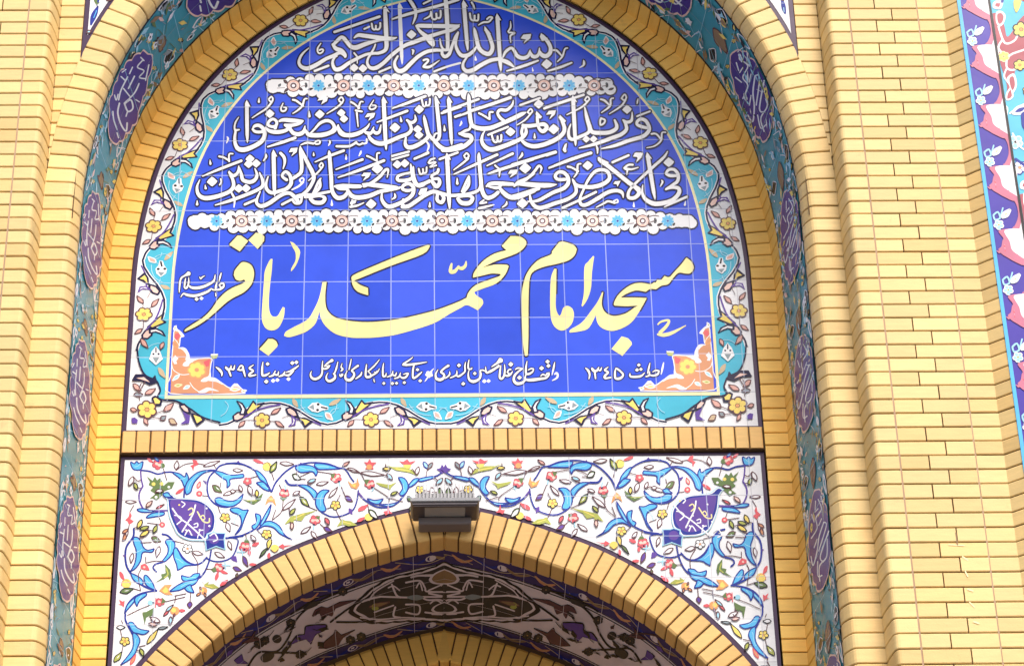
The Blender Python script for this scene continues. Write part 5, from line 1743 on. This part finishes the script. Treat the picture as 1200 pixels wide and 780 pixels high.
for (cx_, hw, v0_, hv) in ((0.0, .105, .335, .10), (0.0, .095, .725, .075)):
    for k_, code in ((1.0, 'w'), (.86, 'H' if v0_ < .5 else 'E')):
        dv.band_fill(VS, [(cx_+hw*k_*math.cos(a), v0_+hv*k_*math.sin(a)) for a in np.linspace(0, 2*math.pi, 40)[:-1]], code, 24)
if False: draw(dv, Vault(), 'fw 452,270 500,225 575,215 650,225 690,265 660,300 575,320 490,305;fH 485,268 520,232 575,222 630,232 662,266 630,296 575,312 515,298;sw 5 540,272 605,272;fw 460,455 500,420 575,412 650,420 690,455 640,478 575,484 500,478;fE 488,452 520,428 575,420 635,428 668,452 630,470 575,476 515,470;sw 4 535,440 570,432 610,442', (420,620), 4.873, 'w')
dv.build('dark_medallion', va)
jn = Decor(None); jn.h = 0.0045
for k in range(-12, 13):
    jn.ribbon(U, [(k*.2+.02, v) for v in (.01, .25, .5, .75, .99)], [.0022]*5, 'w')
for v in (.36, .62): jn.ribbon(U, [(s, v) for s in np.linspace(-2.3, 2.3, 90)], [.0026]*90, 'w')
jn.build('tile_joints', va)
dv = Decor(None); dv.h = 0.002
VF = '''
sN 5 0,715 90,650 200,600 330,590 380,640
sk 5 280,780 350,690 470,680 540,600 600,470 700,380 860,300
sk 6 430,690 560,690 660,700
fE 365,720 400,690 450,700 430,735 385,750
of 0,0 1 3 k k
pV 560,635 600,580 650,570 660,520 720,510 790,510 780,540 720,570 690,630 660,600 610,615
sk 5 560,635 600,580 650,570 660,520 720,510 790,510 780,540 720,570 690,630
pN 720,410 760,390 800,400 880,360 990,345 900,380 850,400 830,450 790,440 770,480 750,430 700,450
pN 740,660 790,610 840,570 850,540 890,575 980,540 900,590 870,640 800,660
cH 780,415 16;cE 470,600 28;ck 470,600 12
pN 240,630 300,590 330,545 310,600 380,600 300,620
pV 190,740 240,700 250,740 280,760 210,760
pV 130,720 150,680 185,665 170,700
sk 5 820,490 940,400 1060,330 1100,290
sk 5 860,490 1000,490 1110,480
sk 4 560,440 620,400 740,330 860,300 980,260
pE 640,400 700,360 760,345 730,380 660,410
ck 700,600 0.5
sk 5 480,740 560,640
pk 500,720 520,740 490,750
'''
VF = '\n'.join(l for l in VF.strip().splitlines() if not l.startswith(('of', 'ck 700')))
ROS = ['oE %d,%d 30 6 k H' % p for p in ((900,290),(560,495),(350,635),(620,700),(950,605),(1020,585),(390,610))]
for mir in (False, True):
    draw(dv, Vault(mir), VF + '\n' + '\n'.join(ROS), (240,640), 5.57, 'w', 'k', 3)
rng = random.Random(5)
for i in range(150):
    s = rng.uniform(-2.2, 2.2); v = rng.uniform(.24, .80)
    if abs(s) < .62 and .25 < v < .82: continue
    L = rng.uniform(.014, .034); a = rng.uniform(0, 6.28); da, dv_ = L*math.cos(a), L*math.sin(a)*1.25
    dv.stroke(U, [(s-da*2.4, v-dv_*2.4, .005), (s-da, v-dv_+.02, .006), (s, v, .005)], 'k', step=.012)
    for k_, code in ((1.35, 'k'), (.8, rng.choice('ENNVSew'))):
        dv.poly(U, [(s-da*k_, v-dv_*k_), (s-dv_*.35*k_, v+da*.55*k_), (s+da*k_, v+dv_*k_), (s+dv_*.35*k_, v-da*.55*k_)], code)
dv.build('painted_flowers', va)

# ---------------------------------------------------------------- second brick arch and wall at the back of the vault
rb = thing('brick_arch', (0, 0.95, Z0-0.9), 'orange brick arch in shadow at the back of the tiled vault', 'brick arch', 'brick arches of the portal')
bprof = [(-LW-0.004, -0.895), (-LW-0.028, -0.880), (-LW-0.090, -0.880), (-LW-0.165, -0.880), (-LW-0.172, -0.888), (-LW-0.172, -1.05)]
mb, mo = MB(), MB(); sweep_bricks(mb, low, cuts, bprof, gap=0.0036)
for sg in (-1, 1):
    cc = sorted([sg*(smax + d_*i) for i in range(0, 84) if smax + d_*i < _ll[-1]-.02]); sweep_bricks(mb, low, cc, bprof, gap=0.0036)
mb.build('wedge_bricks', BRICK_WARM, rb, True)
S_ = list(np.linspace(-_ll[-1], -1.8, 6)) + list(np.linspace(-1.75, 1.75, 100)) + list(np.linspace(1.8, _ll[-1], 6))
sweep_strip(mo, low, S_, [(-LW+.02, -0.888), (-LW-0.164, -0.888), (-LW-0.164, -1.05)])
mo.build('mortar_bed', MORTAR, rb)
bw = MB(); bw.box(-3.3, 3.3, 1.06, 1.4, 0, Z0-1.05) if False else None
# door wall further in, and the mass that closes the portal behind and above the panels
core = thing('building_wall', (0, 1.5, 0), 'brick building behind the portal, seen only as the dark entrance below the back arch', 'building')
bw.box(-3.4, 3.4, 2.4, 2.7, 0, ZT); bw.box(-3.4, -1.46, 0.42, 2.4, 0, ZT); bw.box(1.46, 3.4, 0.42, 2.4, 0, ZT)
bw.box(-1.46, 1.46, 1.06, 2.4, Z0-0.78, ZT); bw.box(-1.46, 1.46, 0.06, 1.06, Z0-0.34, ZT)
bw.build('wall', plain('building_brick', (0.45, 0.28, 0.12), 0.85), core)
hd = MB(); hd.box(-3.4, 3.4, -0.60, 0.42, ZT-0.05, ZT+1.2); hd.build('parapet', BRICK_PALE, core)

# ---------------------------------------------------------------- corner tiles outside the great ring
def corner(side, label):
    t = thing('corner_mural', (side*1.45, -0.64, Z0+2.4), label, 'tile mural', 'corner tiles outside the great ring')
    S = np.linspace(S1+.3, SE, 60); v, f = [], []
    for s in S:
        p, _ = arc(s, OE+0.002, side)
        x = abs(p[0]); 
        v += [(p[0], -ED-0.001, p[1]), (side*1.640, -ED-0.001, p[1])] if x < 1.640 else [(side*1.640, -ED-0.001, p[1]), (side*1.640, -ED-0.001, p[1])]
    for i in range(len(S)-1): f.append((2*i, 2*i+1, 2*i+3, 2*i+2))
    n = len(v); pz = arc(SE, OE, side)[0]
    v += [(0.0, -ED-0.001, ZT-.1), (side*1.640, -ED-0.001, ZT-.1)]; f.append((n-2, n-1, n+1, n))
    mbx = MB(); mbx.add(v, f); mbx.build('edging', gm('D', None), t)
    v2 = []
    for i, s in enumerate(S):
        p, _ = arc(s, OE+0.020, side); x = min(abs(p[0]), 1.618)
        v2 += [(side*x, -ED-0.0035, p[1]), (side*1.618, -ED-0.0035, p[1])]
    v2 += [(0.0, -ED-0.0035, ZT-.15), (side*1.618, -ED-0.0035, ZT-.15)]
    d = Decor('s'); d.v, d.f = v2, f; d.mi = [d.mat('W')]*len(f); d.build('white_ground', t)
    d = Decor('s'); sf = Plane(ED, base=0.0042)
    if side < 0: draw(d, sf, 'sB 14 690,50,6 672,90,22 655,130,24 640,180,8;sb 6 680,80 660,130;pG 655,-10 690,0 700,25 680,45 665,20;sk 4 680,40 690,60;lo 750,10 800,-25 30;lL 610,235 645,220 22;sN 5 650,-20 700,-60 760,-40;b 700,-60 760,-120 840,-140 780,-80;oY 800,-60 40 5 k O;sB 8 690,20 720,-80 800,-180 900,-240', (0,0), 6.0, 'b')
    else: draw(d, sf, 'sB 12 335,0,6 345,35,18 352,70,18 360,100,8;sL 6 350,60 352,90;lG 325,-20 350,10 24;b 320,-40 280,-100 200,-140 260,-60;oY 240,-60 40 5 k O;sB 8 335,0 300,-80 220,-180 120,-240', (860,0), 6.0, 'b')
    d.build('painted_stem', t)
corner(-1, 'white corner tile tip between the great ring and the left pier')
corner(1, 'white corner tile tip between the great ring and the right pier')

# ---------------------------------------------------------------- tile strip and tile field right of the right pier
BD = 0.827
ts = thing('tile_strip', (2.44, -BD, 0), 'narrow purple and white tile strip with flower sprigs along the right pier', 'tile strip')
mbx = MB(); mbx.add([(2.3635,-BD+.001,0),(2.516,-BD+.001,0),(2.516,-BD+.001,ZT),(2.3635,-BD+.001,ZT)], [(0,1,2,3)]); mbx.build('purple_ground', glaze('glaze_strip_purple', (0.065, 0.045, 0.36)), ts)
mbx = MB(); mbx.add([(2.3632,-BD-.003,0),(2.3792,-BD-.003,0),(2.3792,-BD-.003,ZT),(2.3632,-BD-.003,ZT)], [(0,1,2,3)]); mbx.build('light_blue_edge', gm('b', None), ts)
mbx = MB(); mbx.add([(2.506,-BD-.0045,0),(2.5165,-BD-.0045,0),(2.5165,-BD-.0045,ZT),(2.506,-BD-.0045,ZT)], [(0,1,2,3)]); mbx.build('dark_line', gm('k', None), ts)
pa = Plane(BD).m((1080+165/3, 30/3), 0)[2]; pb_ = Plane(BD).m((1080+192/3, 235/3), 0)[2]; DZ = pa-pb_
STRIP = '''
fm 150,-40 166,-10 172,30 200,52 232,72 243,110 236,140 218,166 192,192 186,215 176,225 188,240 205,250 226,262 262,276 268,250 262,200 256,150 250,100 244,50 238,0 234,-40
fW 168,-40 184,-5 192,22 216,40 246,62 255,108 252,142 240,172 216,192 198,208 198,222 206,234 222,242 246,254 270,268 264,200 258,150 252,100 246,50 240,0 236,-40
pm 196,40 214,34 205,48 225,50 212,60;pm 205,168 220,162 228,150 226,172;pm 178,238 168,228 190,232
sL 6 160,115 175,105 182,125 165,130 160,115;sL 5 182,125 192,92;lY 190,122 216,98 14 W;oL 178,146 17 5 W g;sL 4 180,150 186,175
pR 192,212 215,208 212,222 216,230 196,232 200,222;cp 204,220 4
oS 238,234 17 5 k W;lB 228,212 244,184 16 N;sS 4 238,212 234,225;sS 4 222,200 232,212
'''
dst = Decor(None)
for k in range(-2, 9):
    sf = Plane(BD, dz=-DZ*k, base=0.0008); draw(dst, sf, STRIP, (1080,0), 3.0, 'W')
dst.build('flower_sprigs', ts)
tf = thing('tile_mural', (2.8, -BD, 0), 'turquoise and maroon floral tile mural at the far right edge', 'tile mural', 'tile murals of the portal')
mbx = MB(); mbx.add([(2.5165,-BD,0),(3.4,-BD,0),(3.4,-BD,ZT),(2.5165,-BD,ZT)], [(0,1,2,3)]); mbx.build('turquoise_ground', glaze('glaze_bright_turquoise', (0.10, 0.50, 0.72)), tf)
df = Decor(None); sf = Plane(BD, base=0.0008)
TF = '''
fr 245,60 275,55 290,90 300,130 320,110 345,70 380,60 380,260 350,230 330,240 325,290 318,345 295,345 300,300 270,200
fW 262,45 280,40 295,55 290,80 275,95 262,80;fr 266,52 280,48 288,60 284,78 274,86 267,76
sW 7 270,95 285,140 300,155 330,140 345,100 380,80;sW 7 285,140 270,170 300,200 320,190 380,170
sW 7 300,200 300,240 330,245 380,210;sW 6 300,240 290,270 310,300 320,340 300,352 300,330 320,300
fW 300,275 325,260 335,300 320,330 312,300;fr 308,280 322,270 328,300 318,318
oY 288,200 20 6 y O;oY 350,105 30 6 k O;oY 345,230 22 6 k O
fY 325,0 345,-20 350,10 335,45 325,30;pR 350,0 380,-10 380,20
lB 320,400 380,370 26 W;fB 350,400 370,395 380,440 380,480 355,450 350,425;sW 6 310,400 345,375 380,360
oL 330,500 26 5 W k;sW 6 320,470 350,520 380,530;oW 345,590 26 5 B O;lr 350,660 380,640 30 W;fr 360,540 390,520 390,560
sB 6 330,560 380,600 380,640;oY 375,320 20 6 k O
'''
for k in (-1, 0, 1, 2):
    draw(df, Plane(BD, dz=-k*DZ*3.0, base=0.0008), TF, (1080,0), 3.0, 'W')
# keep the painting on its own side of the dark line
for i, (x, y, z) in enumerate(df.v):
    df.v[i] = (min(max(x, 2.5185), 3.39), y, z)
for i, (x, y, z) in enumerate(dst.v): pass
df.build('painted_flowers', tf)

# mortar dribbles and a crack on the right pier
pr = [o for o in COL.objects if o.name == 'brick_pier.001'][0]
for nm, cm in (('crack', 'sH 1.6 1120,624 1122,638'), ('mortar_dribble', 'sy 1.8 1128,652 1134,656'), ('mortar_dribble', 'sy 1.6 1131,669 1134,675'), ('mortar_dribble', 'sy 1.8 1134,690 1140,692'), ('mortar_dribble', 'sy 1.4 1136,705 1142,711'), ('mortar_dribble', 'sy 1.8 1141,728 1147,730'), ('mortar_dribble', 'sy 1.2 1112,638 1130,639')):
    dd = Decor(None); draw(dd, Plane(FD, base=0.0012), cm, (0,0), 1.0, 'y', un=0.1); dd.build(nm, pr)


# ---------------------------------------------------------------- floodlight on the crown of the lower arch
ZL = Z0
fl_ = thing('floodlight', (0, -0.1, Z0-0.62), 'grey floodlight with a finned back mounted on the crown of the lower arch', 'floodlight')
GREY = plain('grey_metal', (0.10, 0.085, 0.095), 0.45, 0.3); PALE = plain('pale_aluminium', (0.24, 0.24, 0.255), 0.5, 0.15); GLASS = plain('lamp_glass', (0.36, 0.34, 0.33), 0.12)
def bevel_box(mb, x0, x1, y0, y1, z0, z1, b=0.004, slope=0.0):
    """chamfered box, upper face pushed back by slope"""
    xs = (x0, x0+b, x1-b, x1); 
    def ringpts(z, i, sh):
        return [(x0+i, y0+b*0+i+sh, z), (x1-i, y0+i+sh, z), (x1-i, y1-i+sh, z), (x0+i, y1-i+sh, z)]
    L = [ringpts(z0, b, 0), ringpts(z0+b, 0, 0), ringpts(z1-b, 0, slope), ringpts(z1, b, slope)]
    v = sum(L, []); f = [(3,2,1,0), (12,13,14,15)]
    for a in range(3):
        for i in range(4): f.append((a*4+i, a*4+(i+1) % 4, a*4+4+(i+1) % 4, a*4+4+i))
    mb.add(v, f)
CX = 0.002
hb = MB(); bevel_box(hb, CX-.140, CX+.140, -.212, -.062, Z0-.672, Z0-.6605, .003)
hb.box(CX-.134, CX+.134, -.206, -.192, Z0-.6755, Z0-.671); hb.box(CX-.134, CX+.134, -.082, -.068, Z0-.6755, Z0-.671)
hb.box(CX-.134, CX-.090, -.192, -.082, Z0-.6755, Z0-.671); hb.box(CX+.090, CX+.134, -.192, -.082, Z0-.6755, Z0-.671); hb.build('housing', GREY, fl_)
gl = MB(); bevel_box(gl, CX-.088, CX+.088, -.190, -.084, Z0-.6740, Z0-.6715, .001); gl.build('lens', GLASS, fl_)
rm = MB(); bevel_box(rm, CX-.148, CX+.148, -.220, -.058, Z0-.660, Z0-.640, .004); rm.build('rim', PALE, fl_)
fn = MB()
for i in range(17):
    x = CX - .124 + .248*i/16
    y0, y1 = -.214, -.110
    hgt = .082 - 0.008*abs(i-8)/8 - 0.010*(i % 3 == 1)
    v = [(x-.0030, y0, Z0-.640), (x+.0030, y0, Z0-.640), (x+.0030, y1, Z0-.640), (x-.0030, y1, Z0-.640), (x-.0016, y0+.016, Z0-.640+hgt), (x+.0016, y0+.016, Z0-.640+hgt), (x+.0016, y1, Z0-.640+hgt), (x-.0016, y1, Z0-.640+hgt)]
    fn.add(v, [(0,3,2,1),(4,5,6,7),(0,1,5,4),(1,2,6,5),(2,3,7,6),(3,0,4,7)])
bevel_box(fn, CX-.128, CX+.128, -.196, -.112, Z0-.640, Z0-.604, .003, .004); fn.build('cooling_fins', PALE, fl_)
br = MB(); bevel_box(br, CX-.114, CX+.114, -.110, -.030, Z0-.712, Z0-.676, .005)
bevel_box(br, CX-.108, CX-.092, -.100, -.028, Z0-.690, Z0-.660, .002); bevel_box(br, CX+.092, CX+.108, -.100, -.028, Z0-.690, Z0-.660, .002)
br.build('bracket', plain('bracket_grey', (0.17, 0.145, 0.15), 0.5, 0.2), fl_)
